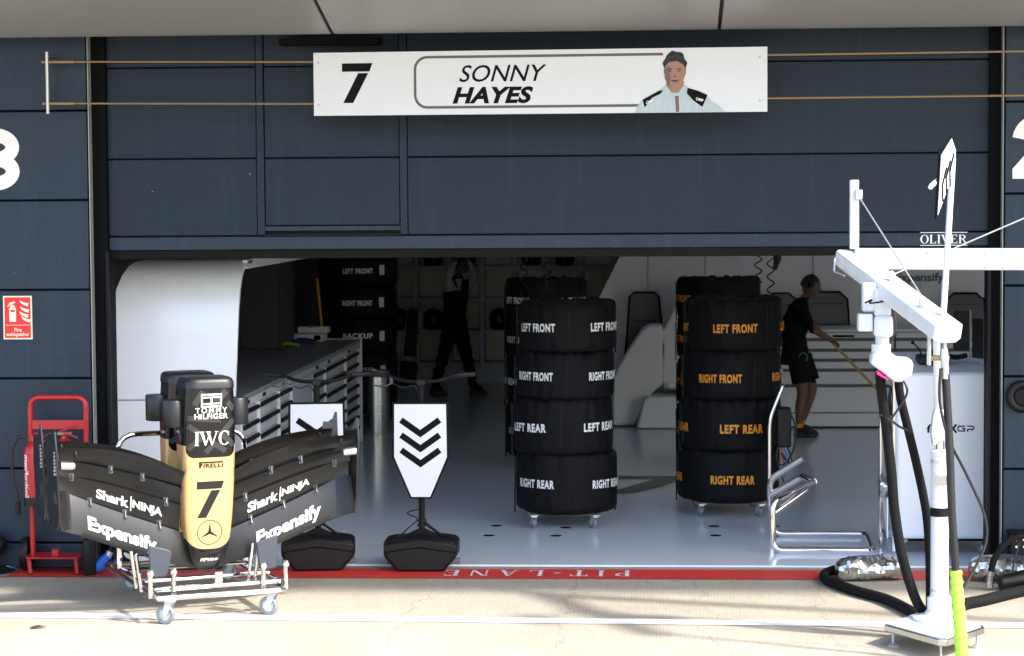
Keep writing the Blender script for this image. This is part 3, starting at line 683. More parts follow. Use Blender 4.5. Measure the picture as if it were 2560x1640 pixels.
def make_wing():
    r = thing('front_wing', '', 'race car wing')
    # nose body
    rings = []
    for z in list(np.linspace(.25, .40, 10)) + list(np.linspace(.43, 1.44, 26)):
        hw, yf, yb = nsec(z); yc = (yf + yb) / 2; hd = (yb - yf) / 2; q = []
        for k in range(48):
            a = 2 * PI * k / 48; c, s = math.cos(a), math.sin(a)
            q.append((hw * math.copysign(abs(c) ** (2 / NP), c), yc + hd * math.copysign(abs(s) ** (2 / NP), s), z))
        rings.append(q)
    b = B(); b.loft(rings); nose = obj('nose_cone', b, 'nose_paint', r, ang=50)
    # bulkhead cap
    hw, yf, yb = nsec(1.44); yc = (yf + yb) / 2; hd = (yb - yf) / 2; rings = []
    for z, k2 in ((1.4405, 1.02), (1.475, 1.0), (1.495, .95), (1.503, .86)):
        rings.append([((hw * k2) * math.copysign(abs(math.cos(2 * PI * k / 40)) ** (2 / 5), math.cos(2 * PI * k / 40)), yc + hd * k2 * math.copysign(abs(math.sin(2 * PI * k / 40)) ** (2 / 5), math.sin(2 * PI * k / 40)), z) for k in range(40)])
    b = B(); b.loft(rings); obj('bulkhead_cap', b, 'cap_black', r, ang=50)
    for sx in (-1, 1):
        q = []
        for z, k2 in ((1.192, .94), (1.20, 1), (1.352, 1), (1.36, .94)):
            q.append([(sx * .205 + .074 * k2 * math.cos(2 * PI * k / 28), -.02 + .085 * k2 * math.sin(2 * PI * k / 28), z) for k in range(28)])
        b = B(); b.loft(q); obj('camera_pod', b, 'cap_black', r, ang=40)
    nd = lambda dx, dz, o=.0022: (lambda x, y: nfront(dx + x, dz + y, o))
    # camouflage bands on the black section
    camo = [([(-.148, 1.055), (-.05, 1.135), (-.148, 1.205)], .034), ([(-.148, 1.252), (.03, 1.238), (-.02, 1.30)], .034), ([(.150, 1.235), (.065, 1.15), (.150, 1.07)], .036), ([(-.035, 1.03), (.02, 1.085), (.095, 1.035)], .034), ([(-.11, 1.335), (-.055, 1.42)], .04), ([(.02, 1.345), (.095, 1.422)], .045), ([(.148, 1.30), (.105, 1.35)], .035)]
    for pts, w in camo: decal('camouflage_band', densify(ribbon(pts, w), .02), lambda x, y: nfront(x, y, .0010), 'camo', nose)
    flag = merge(ribbon([(-.062, -.038), (.062, -.038), (.062, .038), (-.062, .038)], .010, True), ribbon([(-.057, .02), (.057, .02)], .008), ribbon([(-.057, -.02), (.057, -.02)], .008), ribbon([(0, -.015), (0, .015)], .010))
    decal('logo', densify(flag, .02), nd(-.002, 1.362), 'letter_white', nose)
    decal('lettering', densify(fit(textmesh('TOMMY', .014, 0, 1.35), .205, .034), .03), nd(-.002, 1.300), 'letter_white', nose)
    decal('lettering', densify(fit(textmesh('HILFIGER', .016, 0, 1.1), .215, .034), .03), nd(-.002, 1.262), 'letter_white', nose)
    decal('lettering', densify(fit(serif('IWC', .03), .222, .092), .03), nd(.004, 1.12), 'letter_white', nose)
    pir = fit(textmesh('IRELLI', .03, 0, 1.05), .128, .026)
    pv = merge(move(pir, .016, -.006), ribbon([(-.078, .016), (.078, .016)], .010), ribbon([(-.070, .016), (-.070, -.019)], .014), ribbon([(-.07, .002), (-.055, .002)], .012))
    decal('lettering', densify(pv, .03), nd(.0, .950), 'gold_ink', nose)
    decal('number', densify(seven(.178, .235), .03), nd(.0, .726), 'gold_ink', nose)
    n = 40; ring_ = ribbon(arc(0, 0, .079, .079, 0, 360, n)[:-1], .0045, True)
    star = merge(*[poly((.010 * math.cos(a + 1.57), .010 * math.sin(a + 1.57)), (.070 * math.cos(a), .070 * math.sin(a)), (.010 * math.cos(a - 1.57), .010 * math.sin(a - 1.57))) for a in (PI / 2, PI / 2 + 2 * PI / 3, PI / 2 + 4 * PI / 3)])
    decal('logo', densify(merge(ring_, star), .03), nd(.0, .512), 'gold_ink', nose)
    decal('logo', densify(apxgp(.115), .02), nd(.0, .333), 'letter_white', nose)
    # wing elements
    for k in range(4):
        for sx in ((0,) if k == 0 else (-1, 1)):
            us = np.linspace(-.955, .955, 61) if k == 0 else np.linspace(.168, .955, 30) * sx
            rings = []
            for u in us:
                fr = [esurf(k, u, s) for s in np.linspace(0, 1, 9)]
                bk = [esurf(k, u, s) + Vector((0, .003 + .014 * (1 - s) ** .7, 0)) for s in np.linspace(1, 0, 9)]
                le = [esurf(k, u, 0) + Vector((0, .004, -.006)), esurf(k, u, 0) + Vector((0, .012, -.006))]
                rings.append(fr + bk + le[::-1])
            b = B(); b.loft(rings); nm = 'main_plane' if k == 0 else 'flap'
            e = obj(nm, b, 'weave', r, ang=40)
            # lettering lies on the skin
            if k == 0:
                for s2 in (-1, 1):
                    decal('lettering', densify(fit(textmesh('Expensify', .034), .435, .105), .03), lambda x, y, s2=s2: esurf(0, s2 * .545 + x, .36 + y / .215) + Vector((0, -.003, 0)), 'letter_white', e)
            if k == 1:
                q = merge(move(fit(textmesh('Shark', .034), .205, .064), -.108, 0), ribbon([(.008, -.045), (.008, .045)], .006), move(fit(textmesh('NINJA', .034), .19, .062), .114, -.004))
                decal('lettering', densify(q, .03), lambda x, y, sx=sx: esurf(1, sx * .49 + x, .52 + y / .165) + Vector((0, -.003, 0)), 'letter_white', e)
    # slot-gap brackets
    for k, us in ((0, (.30, .52, .74)), (1, (.26, .86)), (2, (.42, .62)), ):
        for u0 in us:
            for sx in (-1, 1):
                u = u0 * sx; a = esurf(k, u, .90) ; c = esurf(k + 1, u, .16); b = B()
                for q, w, hh in ((a, .013, .016), (c, .015, .013)):
                    b.box(u - w, u + w, q.y - .006, q.y + .001, q.z - hh, q.z + hh)
                b.prism([(a.y - .004, a.z - .012), (a.y - .022, a.z + .004), (c.y - .020, c.z + .006), (c.y - .002, c.z + .012)], lambda y, z: (u - .003, y, z), lambda y, z: (u + .003, y, z))
                obj('slot_bracket', b, 'bracket', r)
    # endplates
    for sx in (-1, 1):
        pl = [(.12, .600), (-.02, .578), (-.12, .60), (-.160, .70), (-.155, .93), (-.170, 1.05), (-.14, 1.205), (-.12, 1.205), (-.04, 1.13), (.13, 1.12), (.17, .95), (.17, .68)]
        b = B(); b.prism(pl, lambda y, z: (sx * (.955 + .035 * max(0, z - .6)), y, z), lambda y, z: (sx * (.967 + .035 * max(0, z - .6)), y, z)); ep = obj('endplate', b, 'carbon', r, bevel=.003)
        # inner fillet from main plane to endplate
        rings = []
        for i in range(10):
            z = .585 + .235 * i / 9; y = esurf(0, .92, i / 9).y
            rings.append([(sx * .87, y + .01, z), (sx * .92, y - .012, z), (sx * .957, y - .07, z), (sx * .957, y + .02, z)])
        b = B(); b.loft(rings); obj('fillet', b, 'weave', ep, ang=60)
        b = B(); b.box(sx * .972 - .003, sx * .972 + .003, -.10, -.02, .75, 1.07); obj('strake', b, 'carbon_grey', ep, bevel=.002)
        b = B()
        for i in range(7): b.box(sx * .984 - .004, sx * .984 + .004, -.112 + .004 * (i % 2), -.104 + .004 * (i % 2), .93 + .022 * i, .945 + .022 * i)
        obj('tab_strip', b, 'alu', ep)
        b = B(); b.tube([(sx * .87, -.165, .99), (sx * .885, -.165, .99), (sx * .955, -.165, .995)], [.020, .026, .026], 16); obj('tip_pod', b, 'alu', r)
        for z in (1.055,):
            b = B(); b.ball((sx * .86, -.155, z), .018, 8, (.7, .6, 1.5)); obj('adjuster', b, 'black_plastic', r)
    return r

wingA = make_wing(); wingA.location = ORG + BV * .35; wingA.rotation_euler = (0, 0, YAW)
wingA['label'] = 'nearer black front wing with gold and black nose cone on the chrome trolley'; wingA['group'] = 'front wings on the trolley'
wingB = copy_tree(wingA); wingB.location = ORG + BV * .80
wingB['label'] = 'second black front wing and nose standing behind the nearer one on the trolley'

# trolley
tr = thing('wing_trolley', 'chrome tube trolley on grey casters carrying two front wings', 'trolley', ORG, YAW)
R_ = .017
b = B()
b.tube(bend([(-.41, -.05, .165), (.40, -.05, .165), (.42, 1.36, .165), (-.43, 1.36, .165)], .06) , R_, 10, closed=True); obj('lower_frame', b, 'chrome', tr)
b = B(); b.tube([(-.40, .06, .205), (.40, .06, .205)], R_, 10); obj('cross_bar', b, 'chrome', tr)
b = B(); b.tube([(-.41, .34, .215), (.41, .34, .215)], .013, 10); obj('cross_bar', b, 'chrome', tr)
b = B(); b.tube([(-.41, .80, .215), (.41, .80, .215)], .013, 10); obj('cross_bar', b, 'chrome', tr)
b = B(); b.box(-.025, .025, .055, .062, .19, .29); obj('centre_post', b, 'brushed', tr)
for sx in (-1, 1):
    b = B(); b.tube([(sx * .40, .06, .205), (sx * .42, 1.30, .20)], .013, 10); obj('side_rail', b, 'chrome', tr)
    for x, y in ((.445, .02), (.30, .02)):
        x = x if sx < 0 else x - .02
        b = B(); b.cyl((sx * x, y, .16), (sx * x, y, .315), R_ * .95, 10); obj('support_post', b, 'chrome', tr)
        b = B(); b.ball((sx * x, y - .012, .318), .024, 8); obj('knob', b, 'chrome', tr)
    for y in (.16, .30):
        xb = -.47 if sx < 0 else .26
        b = B(); b.tube([(xb, y, .18), (xb + .03 * sx, y, .42)], .011, 10); obj('rear_post', b, 'chrome', tr)
    pad = [(-.075, .49), (.055, .455), (.075, .44), (.05, .30), (.03, .285), (-.05, .285), (-.065, .30)] if sx < 0 else [(.075, .505), (-.05, .47), (-.065, .455), (-.05, .30), (-.03, .285), (.055, .29), (.07, .305)]
    cx = -.378 if sx < 0 else .305
    b = B(); b.prism([(cx + p[0], p[1]) for p in pad], lambda x, z: (x, .03, z), lambda x, z: (x, .052, z)); obj('support_pad', b, 'grey_pad', tr, bevel=.008)
b = B(); b.tube(bend([(-.42, 1.0, .20), (-.42, 1.0, 1.085), (.44, 1.0, 1.085), (.44, 1.0, .20)], .13), .018, 10); obj('rear_hoop', b, 'chrome', tr)
for x, y in ((-.336, -.02), (.336, .013), (-.25, 1.285), (.43, 1.31)): caster(tr, x, y - .02, .15, 1.05 + random.uniform(-.25, .25), w=.036)
# ================================================================== RED EXTINGUISHER CART AND BITS BY THE LEFT PILLAR
ec = thing('extinguisher_cart', 'red fire extinguisher cart with hoop handle by the left pillar', 'cart', (-4.22, -.33, 0), world=True)
b = B(); b.tube(bend([(-4.405, -.30, .10), (-4.405, -.30, 1.245), (-4.005, -.30, 1.245), (-4.03, -.30, .12)], .075), .019, 12); obj('frame', b, 'red', ec)
for z0, z1 in ((1.02, 1.085), (.475, .525)):
    b = B(); b.box(-4.39, -4.02, -.315, -.309, z0, z1); obj('cross_plate', b, 'red', ec, bevel=.002)
b = B(); b.pz([(-4.47, -.30), (-4.42, -.42), (-4.05, -.42), (-4.02, -.30), (-4.03, -.18), (-4.44, -.18)], .118, .128); obj('deck', b, 'red', ec)
for x in (-4.41, -4.075):
    b = B(); b.cyl((x, -.39, .118), (x + .012, -.395, .006), .017, 10); l = obj('leg', b, 'red', ec)
    b = B(); b.cyl((x + .012, -.395, .0), (x + .012, -.395, .012), .018, 10); obj('rubber_foot', b, 'black_plastic', l)
b = B(); b.prism([(-.30, .36), (-.20, .125), (-.30, .125)], lambda y, z: (-4.424, y, z), lambda y, z: (-4.414, y, z)); obj('gusset', b, 'red', ec)
b = B(); b.box(-4.255, -4.205, -.36, -.31, .128, .175); obj('bottle_stop', b, 'red', ec, bevel=.004)
for x, in ((-4.47,), (-3.99,)):
    M = Matrix.Translation((x, -.22, .125)) @ Matrix.Rotation(PI / 2, 4, 'Y')
    b = B(); b.lathe([(.03, -.02), (.09, -.03), (.115, -.028), (.122, -.01), (.122, .01), (.115, .028), (.09, .03), (.03, .02)], n=28, M=M); obj('wheel', b, 'black_plastic', ec)
fe = thing('fire_extinguisher', 'red foam fire extinguisher with white lettering on the left of the cart', 'extinguisher', (-4.405, -.40, .45), world=True)
b = B(); b.lathe([(.012, .50), (.060, .505), (.068, .53), (.068, .86), (.062, .90), (.040, .93), (.020, .945), (.018, .965)], (-4.36, -.40, 0), 26); obj('cylinder', b, 'red', fe)
b = B(); b.lathe([(.0705, .495), (.0705, .555), (.07, .556), (.07, .494)], (-4.36, -.40, 0), 26); obj('base_boot', b, 'black_plastic', fe)
b = B(); b.box(-4.37, -4.35, -.42, -.38, .965, .99); b.tube([(-4.36, -.40, .985), (-4.33, -.42, 1.005), (-4.27, -.44, .99)], .006, 8); b.tube([(-4.36, -.40, .975), (-4.33, -.42, .965), (-4.26, -.44, .945)], .006, 8); obj('valve_lever', b, 'red', fe)
b = B(); b.tube(spline([(-4.41, -.40, .975), (-4.47, -.42, .965), (-4.505, -.43, .86), (-4.50, -.43, .70), (-4.475, -.43, .58), (-4.468, -.43, .52)]), .011, 10); obj('hose', b, 'hose_smooth', fe)
b = B(); b.cyl((-4.468, -.43, .52), (-4.466, -.43, .43), .018, 12); obj('nozzle', b, 'black_plastic', fe)
env = fit(textmesh('EnviroFoam', .03), .31, .034)
decal('lettering', env, lambda x, y: (-4.36 + .070 * math.sin(-.55 + y / .07), -.40 - .070 * math.cos(-.55 + y / .07), .70 + x), 'letter_white', fe)
decal('lettering_accent', poly((-.085, .017), (-.04, -.02), (-.03, -.014), (-.078, .024)), lambda x, y: (-4.36 + .071 * math.sin(-.55 + y / .07), -.40 - .071 * math.cos(-.55 + y / .07), .70 + x), 'green_band', fe)
fe2 = thing('fire_extinguisher', 'red fire extinguisher with brass valve behind the wing endplate', 'extinguisher', (-4.14, -.40, .60), world=True)
b = B(); b.lathe([(.02, .60), (.066, .605), (.07, .63), (.07, .90), (.06, .94), (.022, .965), (.018, .985)], (-4.14, -.40, 0), 26); obj('cylinder', b, 'red', fe2)
b = B(); b.cyl((-4.18, -.42, 1.0), (-4.08, -.42, 1.0), .014, 10); obj('valve', b, 'cable_brass', fe2)
b = B(); b.tube([(-4.17, -.42, 1.01), (-4.10, -.44, 1.04), (-4.03, -.45, 1.055)], .006, 8); b.tube([(-4.17, -.42, 1.0), (-4.10, -.44, 1.0), (-4.03, -.45, .975)], .006, 8); obj('lever', b, 'red', fe2)
b = B(); b.tube(spline([(-4.18, -.42, 1.0), (-4.24, -.45, 1.0), (-4.28, -.48, .94), (-4.29, -.48, .8)]), .010, 10); obj('hose', b, 'hose_smooth', fe2)

b = B(); b.lathe([(.004, 0), (.045, 0), (.048, .01), (.048, .235), (.044, .25), (.036, .255), (.036, .27), (.004, .272)], (-3.975, -.40, 0), 22)
b.v = [(x + 3.975, y + .40, z) for x, y, z in b.v]
tag(obj('canister', b, 'black_plastic', loc=(0, 0, 0)), 'small black cylindrical canister beside the red cart', 'canister').location = (-3.975, -.40, .004)
pg = thing('power_plug', 'blue power plug lying on the ground behind the wing trolley', 'plug', (-3.91, -.33, 0), world=True)
b = B(); b.tube([(-3.96, -.36, .045), (-3.91, -.35, .065), (-3.86, -.33, .125)], [.048, .046, .030], 14); obj('plug_body', b, 'blue_plug', pg)
b = B(); b.tube([(-3.83, -.30, .06), (-3.80, -.29, .06)], [.034, .036], 12); obj('socket_cap', b, 'blue_plug', pg)
b = B(); b.cyl((-3.865, -.331, .115), (-3.845, -.322, .155), .026, 12); obj('collar', b, 'zinc', pg)
b = B(); b.tube(spline([(-3.85, -.32, .15), (-3.83, -.30, .28), (-3.88, -.27, .36), (-3.84, -.25, .2), (-3.74, -.28, .06), (-3.55, -.30, .03), (-3.3, -.2, .02), (-3.0, -.15, .02)]), .013, 8); obj('cable', b, 'hose_smooth', pg)
ch = thing('cable_coil', 'loose coil of black cable on the red line behind the wing trolley', 'cable', (-3.55, -.28, 0), world=True)
b = B(); b.tube([(-3.58 + (.19 + .02 * math.sin(i * .7)) * math.cos(i * .35), -.26 + .10 * math.sin(i * .35), .03 + .10 * (1 + math.sin(i * .35)) + .0035 * i) for i in range(64)], .013, 8); obj('cable', b, 'hose', ch)
dt = thing('cable_ramp', 'black rubber disc with pale rim at the left edge by the pillar', 'disc', (-4.78, -.36, 0), world=True)
b = B(); b.lathe([(.01, .035), (.20, .032), (.25, .012), (.255, .004), (.01, .004)], (-4.78, -.34, 0), 36); obj('disc', b, 'black_plastic', dt)
b = B(); b.tube([(-4.78 + .262 * math.cos(2 * PI * i / 40), -.34 + .262 * math.sin(2 * PI * i / 40), .012) for i in range(40)], .008, 6, closed=True); obj('rim', b, 'alu', dt)
b = B(); b.ball((-4.72, -.24, .19), .11, 8, (1, .8, .8)); b.v = [(x, y, z) for x, y, z in b.v]; b.cyl((-4.74, -.24, .02), (-4.74, -.24, .16), .05, 10); obj('knob', b, 'black_plastic', dt)
lf = B(); lf.add([(-3.66, -2.42, .006), (-3.60, -2.40, .012), (-3.58, -2.36, .006), (-3.64, -2.37, .016), (-3.69, -2.39, .005)], [(0, 1, 3), (1, 2, 3), (0, 3, 4)])
lf.v = [(x + 3.63, y + 2.39, z) for x, y, z in lf.v]
o = obj('scrap', lf, 'debris'); o.location = (-3.80, -2.36, .002); tag(o, 'dark scrap lying on the concrete near the left edge', 'litter')

# ================================================================== FRONT JACKS
def make_jack():
    r = thing('front_jack', '', 'jack')
    # moulded bumper base
    out = [(-.262, .205), (-.24, .222), (-.03, .245), (.03, .245), (.24, .222), (.262, .205)]
    b = B()
    def ring(y, top, bot, wid): return [(-.262 * wid, y, top - .04), (-.245 * wid, y, top - .018), (-.03, y, top), (.03, y, top), (.245 * wid, y, top - .018), (.262 * wid, y, top - .04), (.262 * wid, y, bot + .105), (.172 * wid, y, bot), (-.172 * wid, y, bot), (-.262 * wid, y, bot + .105)]
    b.loft([ring(.22, .235, .03, .92), ring(.10, .245, .012, 1), ring(-.06, .245, .008, 1), ring(-.12, .238, .006, .985), ring(-.145, .20, .01, .93)])
    obj('bumper', b, 'black_plastic', r, bevel=.012, ang=28)
    b = B(); b.py([(-.255, .135), (0, .172), (.255, .135), (.255, .20), (0, .238), (-.255, .20)], -.156, -.10); obj('bumper_lip', b, 'black_plastic', r, bevel=.012)
    b = B(); b.py([(-.16, .225), (-.03, .285), (.03, .285), (.16, .225)], -.01, .03); obj('gusset', b, 'black_paint', r)
    b = B(); b.cyl((0, .02, .23), (0, .06, 1.34), .022, 14); obj('pole', b, 'black_paint', r)
    for z in (.27, .305, .34):
        b = B(); b.cyl((0, .023, z), (0, .023, z + .014), .034, 14); obj('collar', b, 'black_plastic', r)
    b = B(); b.cyl((.02, .02, .33), (.15, .0, .235), .010, 8); obj('brace', b, 'black_paint', r)
    b = B(); b.tube(spline([(-.16, -.02, .235), (-.09, -.03, .30), (-.03, 0, .36), (-.10, 0, .40), (-.02, 0, .43)]), .005, 6); obj('brake_cable', b, 'hose_smooth', r)
    for sx in (-1, 1):
        b = B(); b.cyl((sx * .20, .16, .03), (sx * .26, .16, .03), .03, 12); obj('wheel', b, 'grey_rubber', r)
    # board
    bo = [(-.198, 1.19), (.198, 1.19), (.202, .80), (.075, .505), (-.075, .505), (-.202, .80)]; iw = [(-.183, 1.176), (.183, 1.176), (.187, .803), (.066, .519), (-.066, .519), (-.187, .803)]
    b = B(); b.py(bo, -.022, -.008); bd = obj('board', b, 'black_paint', r, bevel=.004)
    b = B(); b.py(iw, -.026, -.0225); obj('board_face', b, 'sign_white', bd)
    for i in range(3):
        z = 1.02 - .1065 * i
        decal('chevron', ribbon([(-.137, z + .045), (0, z - .052), (.137, z + .045)], .044), lambda x, y: (x, -.0275, y), 'ink', bd)
    # handlebar
    b = B(); b.tube(spline([(-.36, .16, 1.372), (-.25, .13, 1.368), (-.12, .07, 1.335), (0, .06, 1.33), (.12, .07, 1.335), (.25, .13, 1.368), (.36, .16, 1.372)]), .0135, 10); hb = obj('handlebar', b, 'black_paint', r)
    for sx in (-1, 1):
        b = B(); b.tube([(sx * .25, .13, 1.368), (sx * .375, .163, 1.374)], .018, 10); obj('grip', b, 'black_plastic', hb)
    b = B(); b.box(-.03, .03, .035, .085, 1.30, 1.345); obj('stem_clamp', b, 'black_plastic', hb, bevel=.006)
    b = B(); b.box(-.228, -.205, .10, .12, 1.31, 1.355); b.tube(spline([(-.22, .10, 1.31), (-.27, .08, 1.295), (-.33, .09, 1.30), (-.345, .09, 1.315)]), .006, 8); obj('brake_lever', b, 'carbon_grey', hb)
    b = B(); b.tube(spline([(-.2, .1, 1.31), (-.12, .05, 1.285), (-.05, .05, 1.30), (0, .05, 1.22)]), .004, 6); obj('lever_cable', b, 'hose_smooth', hb)
    return r
j1 = make_jack(); j1.location = (-1.665, -.09, .0); j1['label'] = 'black front jack showing a full white chevron board in the garage mouth'; j1['group'] = 'front jacks'
j2 = copy_tree(j1); j2.location = (-2.405, -.08, 0); j2.rotation_euler = (0, 0, math.radians(7)); j2['label'] = 'black front jack half hidden behind the right end of the front wing'

# ================================================================== WHEEL-GUN GANTRY (right foreground)
ga = thing('wheel_gun_gantry', 'white wheel-gun gantry with overhead beam and angled arm on the right', 'gantry', (1.62, -2.6, 0), world=True)
b = B(); b.prism([(1.32, -2.75), (1.58, -3.20), (1.63, -3.20), (1.89, -2.82), (1.89, -2.75), (1.68, -2.32), (1.58, -2.32)], lambda x, y: (x, y, .085), lambda x, y: (x, y, .125)); obj('base_plate', b, 'brushed', ga, bevel=.006)
b = B(); b.prism([(1.34, -2.75), (1.59, -3.18), (1.62, -3.18), (1.87, -2.81), (1.87, -2.76), (1.67, -2.34), (1.59, -2.34)], lambda x, y: (x, y, .1255), lambda x, y: (x, y, .129)); obj('base_cover', b, 'white_blown', ga)
for x, y in ((1.37, -2.77), (1.85, -2.80), (1.60, -3.14), (1.62, -2.38)):
    b = B(); b.lathe([(.004, 0), (.034, 0), (.034, .006), (.012, .018), (.007, .02), (.007, .085), (.004, .085)], (x, y, 0), 14); obj('levelling_foot', b, 'zinc', ga)
b = B(); b.lathe([(.01, .129), (.155, .129), (.155, .15), (.09, .165), (.072, .19), (.072, .26), (.06, .265), (.052, .28), (.052, 1.10), (.056, 1.105), (.056, 1.125), (.045, 1.135), (.01, 1.137)], (1.655, -2.62, 0), 30); obj('post', b, 'white_blown', ga)
b = B(); b.lathe([(.0545, .745), (.0545, .795), (.053, .796), (.053, .744)], (1.655, -2.62, 0), 28); obj('strap', b, 'black_fabric', ga)
b = B(); b.cyl((1.655, -2.62, 1.13), (1.655, -2.62, 1.20), .022, 14); obj('piston_rod', b, 'chrome', ga)
b = B(); b.py([(1.600, 1.24), (1.612, 1.16), (1.632, 1.17), (1.64, 1.19), (1.684, 1.19), (1.688, 1.34), (1.668, 1.375), (1.622, 1.375), (1.612, 1.34)], -2.66, -2.58); obj('clevis', b, 'white_blown', ga, bevel=.006)
b = B(); b.cyl((1.640, -2.62, 1.36), (1.592, -2.95, 1.86), .020, 12); obj('tie_rod', b, 'white_blown', ga)
# horizontal beam and the sloping arm
b = B(); b.loft([[Vector((x, y + dy, 2.235 + dz)) for dy, dz in ((-.06, -.058), (.06, -.058), (.06, .07), (-.06, .07))] for x, y in ((1.20, -2.1), (4.4, -3.0))]); obj('beam', b, 'white_blown', ga, bevel=.01)
b = B(); b.box(1.172, 1.226, -2.13, -2.07, 2.30, 2.72); obj('mast', b, 'white_blown', ga, bevel=.006)
P0 = Vector((1.165, -2.06, 2.245)); P1 = Vector((1.61, -3.32, 1.862)); ax = (P1 - P0).normalized(); sd_ = ax.cross(Vector((0, 0, 1))).normalized(); uv = sd_.cross(ax)
def armring(p, k=1.0): return [p + sd_ * a * k + uv * c * k for a, c in ((-.085, -.035), (-.055, -.06), (.055, -.06), (.085, -.035), (.085, .045), (.07, .055), (-.07, .055), (-.085, .045))]
b = B(); b.loft([armring(P0), armring(P1)]); obj('arm', b, 'white_blown', ga, bevel=.006)
b = B(); b.tube([P0 + sd_ * .09 + Vector((-.0, -.05, .0)), P0 + Vector((-.09, -.1, -.08)), P0 + Vector((-.04, -.25, -.10))], .006, 8); obj('grab_loop', b, 'zinc', ga)
for s, p in (((-.055), 0), ((.03), 1)):
    b = B(); q = P1 - ax * .12
    b.box(q.x + s - .006, q.x + s + .012, q.y - .03, q.y + .03, q.z - .22, q.z - .03); obj('hanger_plate', b, 'zinc', ga, bevel=.004)
b = B(); b.tube([P1 - ax * .12 + Vector((-.06, 0, -.18)), P1 - ax * .12 + Vector((.06, 0, -.18))], .016, 10); obj('hanger_pin', b, 'cable_brass', ga)
b = B(); b.ball(P0 + ax * .62 + uv * .08, .022, 8, (1, 1, 1.6)); obj('eye_bolt', b, 'white_blown', ga)
b = B(); b.ball(P0 + ax * 1.1 + uv * .08 + sd_ * .03, .022, 8, (1, 1, 1.6)); obj('eye_bolt', b, 'white_blown', ga)
for a, c in (((1.225, -2.11, 2.62), P0 + ax * 1.1 + uv * .07), ((3.2, -2.7, 2.95), P0 + ax * .62 + uv * .09)):
    b = B(); b.tube([a, c], .0045, 6); obj('stay_wire', b, 'zinc', ga)
b = B(); b.box(1.20, 1.245, -2.16, -2.12, 2.60, 2.66); obj('shackle', b, 'zinc', ga, bevel=.006)
for i in range(5):
    q = P0 + ax * (.16 + .27 * i); b = B(); b.cyl(q - sd_ * .0855, q - sd_ * .0905, .009, 8); obj('bolt', b, 'steel', ga)
    b = B(); b.cyl(q + uv * .055, q + uv * .060, .008, 8); obj('bolt', b, 'steel', ga)
for x in (1.34, 1.62, 1.95, 2.05):
    for z in (2.20, 2.28):
        y = -2.1 - .9 * (x - 1.2) / 3.2; b = B(); b.cyl((x, y - .060, z), (x, y - .066, z), .008, 8); obj('bolt', b, 'steel', ga)
for x, y in ((1.52, -2.62), (1.79, -2.62), (1.655, -2.76), (1.655, -2.48)):
    b = B(); b.cyl((x, y, .149), (x, y, .160), .012, 6); obj('bolt', b, 'steel', ga)
for z in (.30, 1.06):
    b = B(); b.lathe([(.0535, z), (.0545, z), (.0545, z + .016), (.0535, z + .016)], (1.655, -2.62, 0), 28); obj('clamp_band', b, 'zinc', ga)
b = B(); b.box(1.62, 1.69, -2.674, -2.6725, .93, .99); obj('rating_plate', b, 'brushed', ga)
# arrow board on a leaning rod
ab = thing('arrow_board', 'small white arrow board with black chevrons on a leaning white rod', 'sign', (1.60, -3.2, 1.92), world=True)
b = B(); b.cyl((1.594, -3.22, 1.90), (1.672, -3.02, 2.83), .017, 12); obj('rod', b, 'white_blown', ab)
U = Vector((.40, .90, 0)).normalized(); V = Vector((.02, -.10, 1)).normalized(); V = (V - U * V.dot(U)).normalized(); N = U.cross(V).normalized()
bo = Vector((1.618, -3.17, 2.725))
bp_ = lambda a, c, o: bo + U * a + V * c + N * o
shp = [(-.140, -.235), (.140, .04), (.140, .155), (.045, .225), (-.140, .125)]
sh2 = [(-.130, -.212), (.133, .044), (.133, .150), (.045, .214), (-.130, .117)]
b = B(); b.prism(shp, lambda a, c: bp_(a, c, 0), lambda a, c: bp_(a, c, -.014)); obj('plate', b, 'ink', ab)
b = B(); b.prism(sh2, lambda a, c: bp_(a, c, .004), lambda a, c: bp_(a, c, .001)); obj('face', b, 'sign_white', ab)
for i in range(3):
    a0 = -.065 + .062 * i; c0 = -.045 + .04 * i
    decal('chevron', ribbon([(a0 + .005, c0 - .09), (a0 - .02, c0), (a0 + .04, c0 + .10)], .027), lambda a, c: bp_(a, c, .006), 'ink', ab)
b = B(); b.tube([bp_(-.10, -.02, -.02), bp_(-.17, -.05, -.03), bp_(-.19, -.06, -.03)], .014, 12); obj('peg', b, 'white_blown', ab)
# air-line junction hanging under the arm
hd_ = thing('air_line_junction', 'white air-line junction block hanging under the gantry arm', 'equipment', (1.30, -2.6, 1.55), world=True)
b = B(); b.box(1.20, 1.285, -2.66, -2.56, 1.945, 2.115); obj('upper_housing', b, 'white_blown', hd_, bevel=.018, seg=3)
b = B(); b.box(1.268, 1.365, -2.68, -2.57, 1.92, 2.085); obj('upper_housing', b, 'white_blown', hd_, bevel=.014, seg=3)
b = B(); b.box(1.175, 1.26, -2.68, -2.56, 1.832, 1.935); obj('side_block', b, 'white_blown', hd_, bevel=.012, seg=3)
b = B(); b.box(1.265, 1.375, -2.70, -2.55, 1.80, 1.925); obj('valve_block', b, 'white_blown', hd_, bevel=.022, seg=3)
b = B(); b.cyl((1.318, -2.62, 1.81), (1.318, -2.62, 1.73), .040, 18); obj('neck', b, 'white_blown', hd_)
b = B(); b.cyl((1.312, -2.62, 1.755), (1.312, -2.62, 1.705), .056, 20); obj('collar', b, 'white_blown', hd_)
b = B(); b.py([(1.255, 1.71), (1.365, 1.71), (1.40, 1.68), (1.475, 1.675), (1.492, 1.64), (1.482, 1.575), (1.425, 1.538), (1.385, 1.538), (1.245, 1.645)], -2.70, -2.54); obj('lower_housing', b, 'white_blown', hd_, bevel=.016, seg=3)
